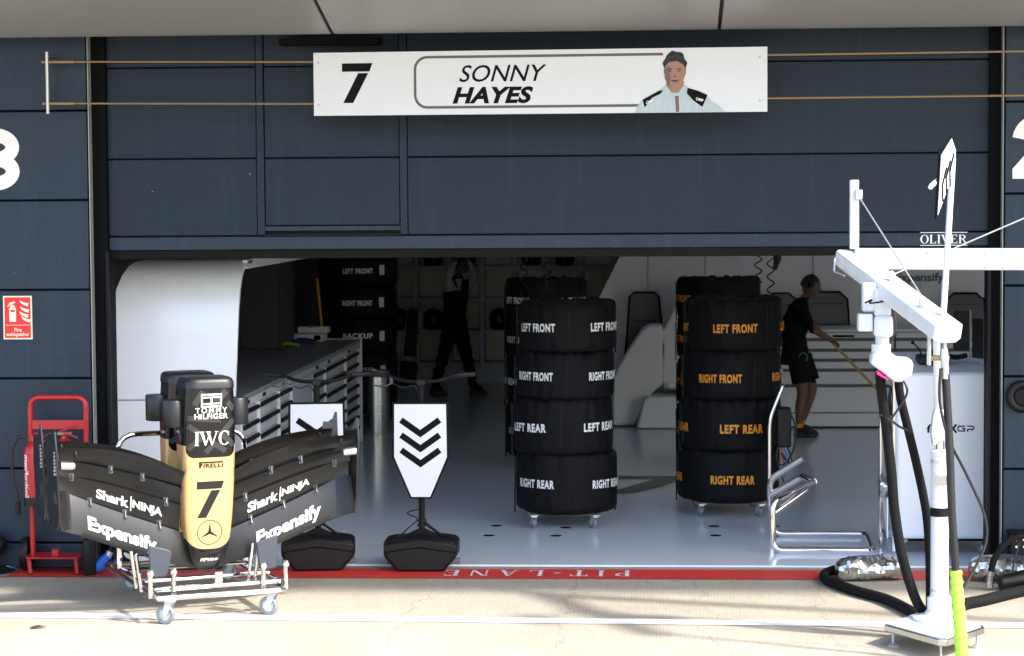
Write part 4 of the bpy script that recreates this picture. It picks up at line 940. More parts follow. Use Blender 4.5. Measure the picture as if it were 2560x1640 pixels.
b = B(); b.py([(1.285, 1.605), (1.345, 1.557), (1.34, 1.552), (1.28, 1.585)], -2.712, -2.62); obj('pull_tab', b, 'pink', hd_)
b = B(); b.tube(spline([(1.21, -2.70, 2.0), (1.25, -2.71, 2.02), (1.24, -2.71, 2.0), (1.33, -2.71, 2.012)]), .005, 6); obj('cable_tie', b, 'ink', hd_)
def hose(name, label, pts, r, m='hose', parts=(), cat='hose'):
    t = thing(name, label, cat, pts[-1], world=True)
    b = B(); b.tube(spline(pts, 10), r, 12); obj('sleeve', b, m, t)
    return t
h1 = hose('air_hose', 'thick black sleeved air hose from the junction block down to the gantry base', [(1.335, -2.58, 2.05), (1.31, -2.58, 1.70), (1.315, -2.6, 1.50), (1.345, -2.6, 1.27), (1.375, -2.6, 1.0), (1.395, -2.6, .77), (1.44, -2.6, .50), (1.52, -2.56, .25), (1.585, -2.53, .14)], .030)
b = B(); b.tube(spline([(1.37, -2.6, 1.98), (1.40, -2.6, 1.88), (1.385, -2.6, 1.80), (1.36, -2.6, 1.75)]), .008, 8); obj('bleed_line', b, 'hose_smooth', h1)
h2 = hose('air_hose', 'black sleeved air hose running behind the white gantry post', [(1.415, -2.56, 1.60), (1.43, -2.55, 1.45), (1.475, -2.52, 1.27), (1.53, -2.50, 1.05), (1.575, -2.48, .85), (1.60, -2.47, .70), (1.615, -2.46, .50), (1.62, -2.46, .30), (1.62, -2.46, .14)], .026)
b = B(); b.tube(spline([(1.44, -2.6, 1.55), (1.465, -2.62, 1.48), (1.43, -2.62, 1.40), (1.36, -2.62, 1.30), (1.345, -2.6, 1.27)]), .007, 8); obj('bleed_line', b, 'hose_smooth', h2)
b = B(); b.tube(spline([(1.31, -2.62, 1.34), (1.38, -2.62, 1.30), (1.42, -2.6, 1.27), (1.475, -2.55, 1.24)]), .007, 8); obj('bleed_line', b, 'hose_smooth', h2)
h3 = thing('drop_hose', 'long dark drop hose with bright green spiral sleeve hanging from the arm tip', 'hose', (1.70, -3.25, .01), world=True)
b = B(); b.tube(spline([(1.605, -3.22, 1.70), (1.612, -3.22, 1.60), (1.635, -3.22, 1.2), (1.648, -3.22, .85), (1.665, -3.22, .62), (1.672, -3.22, .50)]), .023, 14); obj('hose', b, 'hose_smooth', h3)
b = B(); b.tube([(1.603, -3.22, 1.77), (1.603, -3.22, 1.72), (1.606, -3.22, 1.69), (1.61, -3.22, 1.60)], [.02, .028, .024, .024], 14); obj('swivel', b, 'alu', h3)
sv = []
for i in range(60):
    t = i / 59; z = .52 - .515 * t
    sv.append(((1.672 + .035 * t, -3.22 - .03 * t, z), .033 + .004 * t + .0025 * math.sin(i * 1.1)))
b = B(); b.tube([q[0] for q in sv], [q[1] for q in sv], 14); obj('green_sleeve', b, 'hivis', h3)
b = B(); b.tube(spline([(1.58, -3.24, 1.66), (1.575, -3.24, 1.50), (1.60, -3.24, 1.35), (1.65, -3.2, 1.22), (1.74, -3.15, 1.05), (1.84, -3.12, .83), (1.855, -3.12, .68), (1.80, -3.15, .55), (1.72, -3.2, .42), (1.70, -3.22, .36)]), .008, 8); obj('signal_line', b, 'hose_smooth', h3)
f1_ = hose('floor_hose', 'black hose looping across the concrete from the left foil bag to the gantry', [(1.34, -.36, .06), (1.22, -.36, .05), (1.14, -.48, .035), (1.15, -.72, .035), (1.30, -1.10, .035), (1.46, -1.40, .035), (1.56, -1.75, .035), (1.62, -2.1, .035), (1.63, -2.35, .05)], .034)
f2_ = hose('floor_hose', 'black hose running right from the gantry base to the far foil bag', [(1.69, -2.35, .06), (1.78, -1.95, .036), (1.92, -1.62, .036), (2.10, -1.42, .036), (2.40, -1.07, .036), (2.7, -.8, .036)], .038)
def foilbag(label, pts, seedv, name='foil_bag'):
    random.seed(seedv); P = spline(pts, 10); n = len(P); rings = []
    T = (P[-1] - P[0]).normalized(); S = Vector((-T.y, T.x, 0))
    for i, p in enumerate(P):
        t = i / (n - 1); r = .085 * (1 - abs(2 * t - 1) ** 6) ** .5 + .012
        ring = []
        for k in range(22):
            a = 2 * PI * k / 22; rr = r * (1 + .12 * math.sin(3 * a + 7 * t) * random.random() + random.uniform(-.045, .045))
            ring.append(p + S * math.cos(a) * rr * 1.15 + Vector((0, 0, 1)) * max(-p.z + .004, math.sin(a) * rr * .82))
        rings.append(ring)
    b = B(); b.loft(rings); c = Vector((P[n // 2].x, P[n // 2].y, 0)); b.v = [Vector(q) - c for q in b.v]
    o = obj(name, b, 'foil', ang=18); o.location = c; tag(o, label, 'bag', 'foil covers over wheel guns'); return o
foilbag('crinkled silver foil bag lying on the red line left of the gantry', [(1.21, -.52, .075), (1.32, -.50, .088), (1.45, -.48, .085), (1.58, -.47, .09), (1.68, -.46, .075)], 3)
foilbag('crinkled silver foil bag at the foot of the right pillar', [(2.12, -.45, .085), (2.22, -.50, .10), (2.36, -.55, .11), (2.52, -.62, .10), (2.68, -.68, .085)], 5)
wg = thing('wheel_gun', 'black wheel gun with looped hose beside the right foil bag', 'wheel gun', (2.42, -.82, 0), world=True)
b = B(); b.tube([(2.27, -.88, .05), (2.42, -.84, .07), (2.62, -.78, .075)], [.05, .062, .07], 16); obj('motor_body', b, 'black_plastic', wg)
b = B(); b.cyl((2.20, -.87, .02), (2.215, -.875, .13), .026, 14); obj('fitting', b, 'brushed', wg)
b = B(); b.tube(spline([(2.21, -.872, .13), (2.24, -.86, .22), (2.32, -.80, .31), (2.45, -.72, .345), (2.60, -.65, .33), (2.8, -.6, .2)]), .022, 12); obj('loop_hose', b, 'hose', wg)
b = B(); b.tube(spline([(2.36, -.82, .12), (2.38, -.78, .2), (2.42, -.74, .30)]), .007, 8); obj('trigger_cable', b, 'hose_smooth', wg)
# fittings on the right pillar
rp = thing('hose_ring', 'dark grey ring fitting on the right pillar', 'fitting', (2.52, -.13, 1.15), world=True)
b = B(); b.tube([(2.525 + .085 * math.cos(2 * PI * i / 32), -.15, 1.228 + .085 * math.sin(2 * PI * i / 32)) for i in range(32)], .028, 12, closed=True); obj('ring', b, 'black_plastic', rp)
b = B(); b.cyl((2.525, -.12, 1.228), (2.525, -.145, 1.228), .05, 20); obj('hub', b, 'clad_edge', rp)
ob_ = thing('outlet_box', 'black outlet box with white studs low on the right pillar', 'box', (2.52, -.2, .1), world=True)
b = B(); b.box(2.437, 2.66, -.24, -.125, .02, .285); obj('box', b, 'black_plastic', ob_, bevel=.006)
b = B(); b.box(2.427, 2.67, -.25, -.122, .288, .302); obj('lid', b, 'black_paint', ob_, bevel=.004)
for x in (2.475, 2.527, 2.58):
    for z in (.195, .245):
        b = B(); b.cyl((x, -.24, z), (x, -.245, z), .009, 10); obj('stud', b, 'letter_white', ob_)
# ================================================================== TYRE STACKS
def tyre_mesh(r, h, seed):
    rnd = random.Random(seed); ph = [rnd.uniform(0, 6.28) for _ in range(8)]; fr = [rnd.randint(5, 31) for _ in range(8)]
    prof = [(.004, .004), (.55 * r, .002), (.80 * r, .0), (.93 * r, .004), (.975 * r, .016), (.992 * r, .045), (r, .10), (1.006 * r, h * .38), (1.008 * r, h * .5), (1.006 * r, h * .62), (r, h - .10), (.993 * r, h - .05), (.978 * r, h - .018), (.94 * r, h - .002), (.88 * r, h + .004), (.80 * r, h + .008), (.76 * r, h - .004), (.5 * r, h - .010), (.004, h - .012)]
    def fn(q, a, rr, z):
        if rr < .3 * r: return q
        e = abs(z / h - .5) * 2
        w = sum(math.sin(fr[i] * a + ph[i] + 3 * z * (i - 3)) for i in range(8)) / 8
        fine = math.sin(61 * a + ph[0]) * .5 + math.sin(43 * a + ph[1] + 9 * z) * .5
        k = 1 + w * (.020 + .042 * e ** 2.2) + fine * .012 * e ** 4 + .014 * math.sin(2 * a + ph[2])
        return Vector((q.x * k, q.y * k, q.z + (w * .020 + fine * .005) * e ** 3))
    b = B(); b.lathe(prof, n=120, fn=fn); return b
def tyre(x, y, z, r, h, seed, word, lm, label, group, angs, tw, th, tz=.0, name='tyre'):
    rj = random.Random(seed * 7 + 1); t = thing(name, label, 'tyre', (x + rj.uniform(-.008, .008), y, z), 0, group); t.rotation_euler = (rj.uniform(-.012, .012), rj.uniform(-.012, .012), 0)
    obj('blanket', tyre_mesh(r, h, seed), 'black_fabric', t, ang=60)
    tm = fit(textmesh(word, .042, 0, 1.15), tw, th)
    for a in angs:
        a0 = math.radians(a)
        decal('lettering', densify(tm, .03), lambda u, v: ((r * 1.035 + .002) * math.sin(a0 + u / r), -(r * 1.035 + .002) * math.cos(a0 + u / r), h * .5 + tz + v), lm, t)
    for k, av in enumerate((-84, 112)):
        a0 = math.radians(av + rj.uniform(-8, 8)); R2 = r * 1.028
        b = B(); b.tube(spline([(R2 * math.sin(a0 + dd), -R2 * math.cos(a0 + dd), zz) for dd, zz in ((0, h * .9), (.03 + .03 * rj.random(), h * .6), (-.03, h * .3), (.02, -.03))]), .007, 6); obj('heater_lead', b, 'black_cloth2', t)
    for k in range(3):
        a0 = math.radians(angs[0] + 40 + 120 * k)
        b = B(); R2 = r * 1.022
        b.tube([(R2 * math.sin(a0), -R2 * math.cos(a0), .06 + (h - .12) * i / 5) for i in range(6)], .004, 6); obj('seam', b, 'black_cloth2', t)
    return t
def stack(x, y, rows, lm, where, grp, tw, th, rots, seed, tz, caster_rot=.2):
    tr_ = thing('tyre_trolley', 'low black tyre trolley under the ' + where, 'trolley', (x, y, .012))
    b = B(); b.lathe([(.01, .105), (.30, .105), (.33, .11), (.33, .122), (.01, .122)], n=30); obj('deck', b, 'black_paint', tr_)
    for k, (cx, cy) in enumerate(((-.24, -.32), (.24, -.32), (-.24, .30), (.24, .30))): caster(tr_, cx, cy, .112, caster_rot + .3 * k, w=.026)
    words = ['RIGHT REAR', 'LEFT REAR', 'RIGHT FRONT', 'LEFT FRONT']; pos = ['bottom', 'second from bottom', 'third from bottom', 'top']
    for i in range(4):
        z0, z1, xc, r = rows[i]
        tyre(xc, y, z0, r, z1 - z0, seed + i, words[i], lm, '%s tyre, lettered %s, %s' % (pos[i], words[i], where), grp, [rots[i] + 90 * k for k in range(4)], tw, th, tz)
stack(-.73, 2.12, [(.134, .60, -.73, .405), (.60, 1.036, -.745, .40), (1.036, 1.405, -.728, .393), (1.405, 1.80, -.708, .39)], 'letter_white', 'near left stack, white letters', 'tyres of the near left stack', .335, .068, [-35, -40, -36, -36], 11, .0)
stack(.60, 2.80, [(.134, .55, .587, .413), (.55, .968, .60, .413), (.968, 1.368, .628, .405), (1.368, 1.79, .645, .398)], 'letter_orange', 'near right stack, orange letters', 'tyres of the near right stack', .355, .072, [4, 12, -16, 0], 31, -.02)
stack(-1.06, 6.0, [(.134, .63, -1.06, .40), (.63, 1.085, -1.065, .40), (1.085, 1.44, -1.06, .396), (1.44, 1.835, -1.058, .396)], 'letter_white', 'back left stack, white letters', 'tyres of the back left stack', .31, .064, [-40, -62, -42, -44], 51, .0)
stack(.597, 6.0, [(.134, .63, .60, .40), (.63, 1.073, .605, .40), (1.073, 1.457, .60, .396), (1.457, 1.84, .597, .396)], 'letter_orange', 'back right stack, orange letters', 'tyres of the back right stack', .345, .068, [-60, -62, -64, -66], 71, .0)
# far dark stack beside the lockers
for i, (z0, z1, w) in enumerate(((.14, .52, 'LEFT REAR'), (.52, .90, 'RIGHT REAR'), (.90, 1.28, 'BACKUP'), (1.28, 1.64, 'RIGHT FRONT'), (1.64, 2.0, 'LEFT FRONT'))):
    t = tyre(-3.37, 9.6, z0, .43, z1 - z0, 90 + i, w, 'letter_white', 'tyre %s of the tall dark stack beyond the workbench' % ['at the bottom', 'second from the bottom', 'in the middle', 'second from the top', 'at the top'][i], 'tyres of the far dark stack', [6, 130, 250], .33, .060)
    b = B(); a0 = math.radians(42); rr = .447
    b.box(-.032, .032, -rr - .012, -rr - .008, .13, .24, Matrix.Rotation(a0, 4, 'Z')); obj('tag_pouch', b, 'sign_white', t)
t = thing('tyre_trolley', 'low black tyre trolley under the tall dark stack beyond the workbench', 'trolley', (-3.37, 9.6, .012))
b = B(); b.lathe([(.01, .105), (.36, .105), (.36, .122), (.01, .122)], n=26); obj('deck', b, 'black_paint', t)
for cx, cy in ((-.26, -.26), (.26, -.26), (-.26, .26), (.26, .26)): caster(t, cx, cy, .112)

# chrome tyre lifting stand
cs = thing('lifting_stand', 'bent chrome tube stand on the floor right of the orange-lettered tyres', 'stand', (1.2, 1.0, .012), world=True)
b = B(); b.tube(bend([(1.165, .90, .50), (.845, .62, .395), (.845, .60, .035), (1.57, .60, .035), (1.60, 1.42, .035), (.885, 1.42, .035), (.86, 1.42, .45), (1.11, 1.30, .63)], .075, 6), .025, 12); obj('base_loop', b, 'chrome', cs)
b = B(); b.tube(bend([(.845, .62, .30), (1.11, .80, .455)], .05), .025, 12); obj('fork_arm', b, 'chrome', cs)
b = B(); b.tube(bend([(.862, 1.42, .33), (1.11, 1.32, .49), (1.165, .90, .50)], .05), .025, 12); obj('fork_arm', b, 'chrome', cs)
b = B(); b.tube(bend([(.86, 1.42, .40), (.862, 1.42, .92), (.975, 1.44, 1.20), (.96, 1.6, 1.28)], .08), .014, 12); obj('handle', b, 'chrome', cs)
ct = thing('control_box', 'black battery box with dangling cables on the right tyre stack', 'box', (.99, 2.45, .45), world=True)
b = B(); b.box(.965, 1.08, 2.30, 2.46, .60, .92); obj('case', b, 'black_plastic', ct, bevel=.015)
for i, (m_, dx_) in enumerate((('hose_smooth', 0), ('red', .03), ('blue_plug', .05), ('hose_smooth', .075))):
    b = B(); b.tube(spline([(.975 + dx_, 2.32, .60), (.96 + dx_ * 1.6, 2.30, .52), (1.0 + dx_, 2.28, .46), (1.06 - dx_, 2.28, .50 - dx_), (1.02, 2.26, .40 - dx_)]), .006, 6); obj('lead', b, m_, ct)
b = B(); b.tube(spline([(1.06, 2.32, .9), (1.11, 2.3, .78), (1.10, 2.3, .6), (1.05, 2.3, .50), (1.0, 2.3, .56)]), .009, 8); obj('lead', b, 'hose_smooth', ct)

# coiled air lines from the ceiling
for x, zb, y, lb in ((-1.165, 1.72, 4.0, 'leftmost coiled air line hanging over the left stacks'), (-.965, 1.86, 4.0, 'coiled air line second from left over the left stacks'), (.892, 1.86, 4.0, 'coiled air line third from left over the right stacks'), (1.0, 1.74, 4.0, 'rightmost coiled air line hanging over the right stacks')):
    n = 150; pts = [(x + .030 * math.cos(i * .42), y + .030 * math.sin(i * .42), 2.9 - (2.9 - zb) * i / n) for i in range(n)]
    t = thing('coiled_line', lb, 'air line', (x, y, zb), world=True, group='coiled air lines')
    b = B(); b.tube(pts, .0065, 6); obj('coil', b, 'black_plastic', t)
    b = B(); b.cyl((x, y, zb - .06), (x, y, zb + .01), .012, 8); obj('coupling', b, 'black_plastic', t)
t = thing('inspection_lamp', 'black handheld lamp hanging beside the right coiled line', 'lamp', (1.07, 3.9, 1.95), world=True)
b = B(); b.tube([(1.06, 3.9, 2.14), (1.055, 3.9, 2.08), (1.03, 3.9, 1.98)], [.03, .034, .018], 10); obj('head', b, 'black_plastic', t)
b = B(); b.tube([(1.065, 3.9, 3.2), (1.06, 3.9, 2.14)], .006, 6); obj('cord', b, 'black_plastic', t)

# ================================================================== WORKBENCH ON THE LEFT
cw = thing('bench_fairing', 'tall white curved fairing at the near end of the workbench', 'panel', (-3.6, .8, 0), world=True)
prof = [(.74, .02), (.74, .5), (.74, 1.13), (.745, 1.60), (.755, 1.80), (.79, 1.96), (.85, 2.06), (.95, 2.125), (1.10, 2.155), (1.3, 2.165)]
def edge(z): return (-4.15 + .12 * max(0, min(1, (z - .8) / 1.3)) + .07 * max(0, (z - 1.9) / .27) ** 2, -3.19 + .095 * min(1, z / 2.14))
def fair(z0, z1, nm):
    pts = [p for p in prof if z0 - 1e-6 <= p[1] <= z1 + 1e-6]; rings = []
    for y, z in pts:
        l, r = edge(z); rings.append([(l, y, z), (r, y, z), (r, y + .035, z - .02), (l, y + .035, z - .02)])
    b = B(); b.loft(rings); obj(nm, b, 'white_gloss', cw, ang=40, bevel=.004)
prof += [(.74, 1.127), (.74, 1.137)]; prof.sort(key=lambda p: (p[1], p[0]))
prof = [p for p in prof if p[1] != 1.13]
fair(0, 1.127, 'lower_panel'); fair(1.137, 2.2, 'upper_panel')
b = B(); b.box(-3.13, -3.095, 1.05, 7.9, 2.10, 2.168); obj('top_rail', b, 'white_gloss', cw, bevel=.004)
b = B(); b.box(-4.0, -3.13, 1.32, 7.9, 2.14, 2.16); obj('roof_panel', b, 'wall_dark', cw)
wb = thing('workbench', 'long grey workbench with banks of drawers along the left wall', 'workbench', (-3.6, 4.5, 0), world=True)
b = B(); b.box(-4.18, -3.195, .9, 8.12, .09, 1.03); obj('carcass', b, 'drawer', wb)
b = B(); b.box(-4.15, -3.25, .95, 8.05, .012, .09); obj('plinth', b, 'dark', wb)
b = B(); b.box(-4.19, -3.165, .85, 8.16, 1.08, 1.12); obj('worktop', b, 'worktop', wb, bevel=.004)
b = B(); b.box(-3.20, -3.163, .85, 8.16, 1.032, 1.079); obj('front_rail', b, 'drawer', wb, bevel=.004)
b = B(); b.box(-3.55, -3.150, 8.125, 8.165, .02, 1.13); obj('end_panel', b, 'white', wb, bevel=.004)
cols = [(1.20, 1.90, 8), (1.93, 2.87, 7), (2.90, 3.53, 8), (4.80, 5.55, 8), (5.58, 6.98, 7), (7.01, 7.98, 8)]
for y0, y1, n in cols:
    hgt = .90 / n
    for i in range(n):
        z1 = 1.01 - hgt * i; z0 = z1 - hgt + .006
        b = B(); b.box(-3.195, -3.178, y0 + .035, y1 - .035, z0, z1); q = obj('drawer', b, 'drawer', wb)
        b = B(); b.cyl((-3.165, y0 + .04, z1 - .028), (-3.165, y1 - .06, z1 - .028), .020, 8); obj('handle', b, 'black_plastic', q)
    b = B(); b.box(-3.196, -3.155, y1 - .03, y1, .10, 1.02); obj('column_strip', b, 'white', wb, bevel=.004)
    b = B(); b.box(-3.164, -3.160, y0 + .12, y0 + .26, 1.04, 1.07); obj('number_label', b, 'ink', wb)
b = B(); b.box(-3.195, -3.178, 3.56, 4.77, .11, 1.015); obj('door_front', b, 'drawer', wb)
bk = thing('tool_board', 'dark tool board with hanging tools above the workbench', 'tool board', (-4.1, 4.5, 1.12), world=True)
b = B(); b.box(-4.21, -4.17, 1.3, 6.58, 1.122, 2.13); obj('back_panel', b, 'wall_dark', bk)
random.seed(4)
for i in range(26):
    y = 2.0 + i * .165; z = random.choice((1.25, 1.5, 1.75)); m_ = random.choice(['blue_cloth', 'black_plastic', 'steel', 'purple', 'blue_plug', 'black_plastic', 'green_band'])
    b = B(); b.box(-4.168, -4.15, y, y + .03, z, z + random.uniform(.08, .22)); b.box(-4.168, -4.145, y - .012, y + .042, z - .06, z - .001); obj('hanging_tool', b, m_, bk)
lk = thing('locker', 'tall grey locker at the far end of the workbench', 'locker', (-4.0, 7.2, 1.12), world=True)
b = B(); b.box(-4.2, -3.80, 6.6, 7.6, 1.122, 2.11); obj('body', b, 'wall_dark', lk, bevel=.006)
b = B(); b.box(-3.798, -3.79, 6.63, 7.57, 1.15, 2.08); obj('door', b, 'wall_dark', lk, bevel=.004)
t = thing('test_box', 'white instrument box on the far end of the workbench', 'box', (-3.65, 7.85, 1.12), world=True)
b = B(); b.box(-3.84, -3.50, 7.70, 8.0, 1.122, 1.20); obj('case', b, 'mould_white', t, bevel=.006)
b = B(); b.box(-3.80, -3.47, 7.88, 8.02, 1.205, 1.27); obj('lid', b, 'mould_white', t, bevel=.006)
b = B(); b.box(-3.60, -3.53, 7.69, 7.697, 1.14, 1.19); obj('panel', b, 'ink', t)
b = B(); b.ball((-3.64, 7.78, 1.285), .02, 6); obj('knob', b, 'red', t)
def rag(name, label, c, rx, ry, h, m_, cat):
    rnd = random.Random(name + label); vs = []; fs = []; n = 12
    for i in range(n + 1):
        for j in range(n + 1):
            u, v = i / n * 2 - 1, j / n * 2 - 1; e = max(0, 1 - (u * u + v * v) * .5)
            vs.append((u * rx * (1 + .15 * math.sin(5 * v)), v * ry * (1 + .2 * math.sin(4 * u + 1)), h * e * (.55 + .45 * rnd.random()) + .002))
    for i in range(n):
        for j in range(n): a = i * (n + 1) + j; fs.append((a, a + 1, a + n + 2, a + n + 1))
    b = B().add(vs, fs); o = obj(name, b, m_); o.location = c; tag(o, label, cat)
rag('cloth', 'crumpled blue cloth lying on the workbench', (-3.66, 7.35, 1.121), .13, .22, .07, 'blue_cloth', 'cloth')
rag('strap', 'bright green strap lying on the workbench', (-3.78, 6.95, 1.121), .13, .06, .05, 'hivis', 'strap')
br = thing('sweeping_brush', 'orange-handled brush leaning by the grey locker', 'broom', (-3.55, 8.6, .012), world=True)
b = B(); b.cyl((-3.53, 8.55, .06), (-3.72, 8.75, 1.75), .014, 8); obj('handle', b, 'letter_orange', br)
b = B(); b.box(-3.68, -3.38, 8.51, 8.59, .014, .075); obj('head', b, 'black_plastic', br)
bn = thing('steel_bin', 'tall brushed steel bin beyond the end of the workbench', 'bin', (-3.14, 9.0, .012), world=True)
b = B(); b.lathe([(.01, .012), (.158, .012), (.16, .03), (.16, .69), (.01, .69)], (-3.12, 9.0, 0), 34); obj('body', b, 'brushed', bn)
b = B(); b.lathe([(.164, .655), (.167, .665), (.167, .71), (.15, .725), (.15, .655)], (-3.12, 9.0, 0), 34, cap=False); obj('rim', b, 'brushed', bn)
# black chair and equipment near the shelves
ch_ = thing('folding_chair', 'black folded chair standing by the helmet shelves', 'chair', (-2.85, 10.2, .012), world=True)
b = B(); b.tube(bend([(-3.02, 10.2, .02), (-2.95, 10.2, .95), (-2.86, 10.2, 1.36), (-2.74, 10.2, 1.36), (-2.78, 10.2, .9), (-2.70, 10.2, .02)], .05), .012, 8); obj('frame', b, 'carbon_grey', ch_)
b = B(); b.py([(-2.94, .80), (-2.78, .78), (-2.74, 1.33), (-2.87, 1.35)], 10.18, 10.23); obj('backrest', b, 'black_fabric', ch_, bevel=.015)
b = B(); b.py([(-2.97, .45), (-2.78, .45), (-2.77, .72), (-2.95, .74)], 10.12, 10.20); obj('seat', b, 'black_fabric', ch_, bevel=.015)

# ================================================================== HELMET SHELVES (far back)
sh = thing('helmet_shelves', 'grid of shelves with cream panels and black helmets far back', 'shelves', (-2.6, 16.2, .012), world=True)
b = B(); b.box(-3.95, -.45, 16.42, 16.5, .012, 2.6); obj('back_panel', b, 'shelf_grey', sh)
b = B(); b.box(-3.95, -.45, 16.1, 16.42, .012, .24); obj('plinth', b, 'shelf_grey', sh)
hm = []
for i in range(8):
    x = -3.88 + .47 * i
    b = B(); b.box(x - .03, x + .03, 16.12, 16.42, .24, 2.6); obj('upright', b, 'shelf_grey', sh)
for k in range(6):
    z = .262 + .455 * k
    b = B(); b.box(-3.95, -.45, 16.13, 16.42, z - .025, z + .025); obj('shelf', b, 'shelf_grey', sh)
for i in range(7):
    for k in range(5):
        x = -3.645 + .47 * i; z = .50 + .455 * k
        if k % 2 == 0 or (i + k) % 3 == 0:
            b = B(); b.box(x - .195, x + .195, 16.17, 16.21, z - .195, z + .195); obj('cream_panel', b, 'shelf_cream', sh, bevel=.03, seg=3)
        elif i < 6: hm.append((x, z))
rowname = {0.955: 'lower', 1.865: 'upper'}
def helmet(x, z, label):
    t = thing('helmet', label, 'helmet', (x, 16.22, z - .21), 0, 'helmets on the shelves')
    rings = [(.09, 0), (.125, .02), (.138, .08), (.146, .15), (.138, .22), (.110, .275), (.06, .305), (.004, .315)]
    b = B(); b.lathe(rings, (0, 0, .0), 26, Matrix.Diagonal((1, 1.1, 1)).to_3x3()); sh_ = obj('shell', b, 'helmet', t)
    b = B(); b.loft([[Vector((.142 * math.sin(a) * k, -.158 * math.cos(a) * k, zz)) for k, zz in ((1.01, .115), (1.02, .19), (.97, .19), (.97, .115))] for a in np.linspace(-1.2, 1.2, 12)]); obj('visor', b, 'monitor', sh_)
cnt = {}
for x, z in hm:
    k = 'upper' if z > 1.3 else 'lower'; cnt[k] = cnt.get(k, 0) + 1
    helmet(x, z, 'black helmet, number %s from the left in the %s row of the far shelves' % (['one', 'two', 'three', 'four', 'five', 'six'][cnt[k] - 1], k))

# ================================================================== BACK RIGHT: WALL, CABINETS, MOULDED SEATS
bw = thing('partition_wall', 'white panelled partition wall behind the right half of the garage', 'wall', (2, 10.6, .012), world=True)
xs = [-.097, .568, 1.819, 3.05, 4.29, 5.9, 7.5, 9.1, 10.78]
for i in range(len(xs) - 1):
    b = B(); b.box(xs[i] + .004, xs[i + 1] - .004, 10.6, 10.66, .012, 3.15); obj('panel', b, 'mould_white', bw, bevel=.003)
b = B(); b.py([(-.105, .012), (-.105, 2.6), (-.105, 3.15), (.0, 3.15), (-.105, 3.15), (-.30, 2.2), (-.42, 1.94), (-.67, 1.45), (-.95, .95), (-.95, .012)][::-1] if False else [(-.95, .012), (-.105, .012), (-.105, 2.8), (-.42, 1.94), (-.67, 1.45), (-.95, .9)], 10.6, 10.66); obj('raked_panel', b, 'mould_white', bw, bevel=.003)
b = B(); b.box(-.105, 10.78, 10.67, 10.72, .012, 3.15); obj('backing', b, 'shelf_grey', bw)
decal('lettering', fit(textmesh('Expensify', .03), .56, .13), lambda x, y: (3.05 + x, 10.596, 1.655 + y), 'seat_grey', bw)
def cabinet(x0, x1, label):
    t = thing('drawer_cabinet', label, 'cabinet', ((x0 + x1) / 2, 9.8, .012), world=True, group='white drawer cabinets at the back')
    b = B(); b.box(x0, x1, 9.62, 10.45, .06, 1.09); obj('carcass', b, 'seat_grey', t)
    b = B(); b.box(x0 - .002, x1 + .002, 9.56, 10.46, 1.095, 1.125); obj('top', b, 'mould_white', t, bevel=.004)
    zs = [.03, .19, .506, .681, .793, .905, 1.025, 1.085]
    for i in range(len(zs) - 1):
        zt = zs[i + 1] - (.012 if i < 1 else .035 if i < 6 else 0)
        b = B(); b.box(x0 + .006, x1 - .006, 9.60, 9.62, zs[i] + .002, zt); q = obj('drawer', b, 'mould_white', t, bevel=.004)
    b = B(); b.box(x0 + .38, x0 + .62, 9.592, 9.599, 1.035, 1.06); obj('handle', b, 'ink', t)
    return t
cabinet(1.59, 2.66, 'white wide-drawer cabinet behind the man with the broom'); cabinet(2.67, 3.74, 'white wide-drawer cabinet behind the console on the right'); cabinet(.50, 1.58, 'white wide-drawer cabinet partly hidden by the orange-lettered stacks')
def seatback(x0, x1, z0, z1, y, label):
    t = thing('seat_back', label, 'seat', ((x0 + x1) / 2, y, z0), world=True, group='padded seat backs along the partition')
    l = x1 - x0; sp = [(x0 - .06, z0), (x0 - .03, z0 + .3), (x0, z1 - .05), (x0 + .05, z1), (x1 - .05, z1), (x1, z1 - .05), (x1 + .04, z0 + .3), (x1 + .06, z0)]
    b = B(); b.py(sp, y, y + .07); obj('cushion', b, 'seat_grey', t, bevel=.02, seg=3)
    b = B(); b.tube([(p[0], y - .002, p[1]) for p in sp], .011, 8); obj('piping', b, 'ink', t)
    b = B(); b.box(x0 + .02, x1 - .02, y - .006, y - .001, (z0 + z1) / 2 + .05, (z0 + z1) / 2 + .056); obj('seam', b, 'ink', t)
seatback(-.31, .03, .75, 1.515, 10.36, 'grey padded seat back behind the white moulded pod')
seatback(1.30, 1.58, 1.13, 1.50, 10.36, 'grey padded seat back half hidden behind the right stack')
seatback(1.76, 2.16, 1.13, 1.512, 10.36, 'grey padded seat back beside the sweeping man')
seatback(3.36, 3.72, 1.13, 1.49, 10.36, 'grey padded seat back above the monitors at right')
pd = thing('moulded_pod', 'white moulded seat pod on the floor between the tyre stacks', 'seat', (-.1, 9.8, .012), world=True)
b = B(); b.py([(-.50, .03), (-.25, .03), (-.05, .40), (.07, .50), (.07, 1.17), (-.08, 1.17), (-.17, 1.12), (-.44, .70), (-.50, .55)], 9.72, 10.2); obj('side_shell', b, 'mould_white', pd, bevel=.03, seg=3)
b = B(); b.py([(-.225, .02), (-.15, .335), (-.10, .375), (.62, .375), (.62, .02)], 9.50, 10.0); obj('foot_shell', b, 'mould_white', pd, bevel=.025, seg=3)
b = B(); b.py([(.09, .43), (.24, .42), (.55, .42), (.55, 1.6), (.30, 1.55), (.21, 1.39), (.10, 1.15), (.035, 1.06), (.085, .92), (.06, .57)], 9.85, 10.3); obj('back_shell', b, 'mould_white', pd, bevel=.03, seg=3)
b = B(); b.box(.12, .5, 9.80, 9.86, .44, .52); obj('cushion', b, 'mould_white', pd, bevel=.025, seg=3)

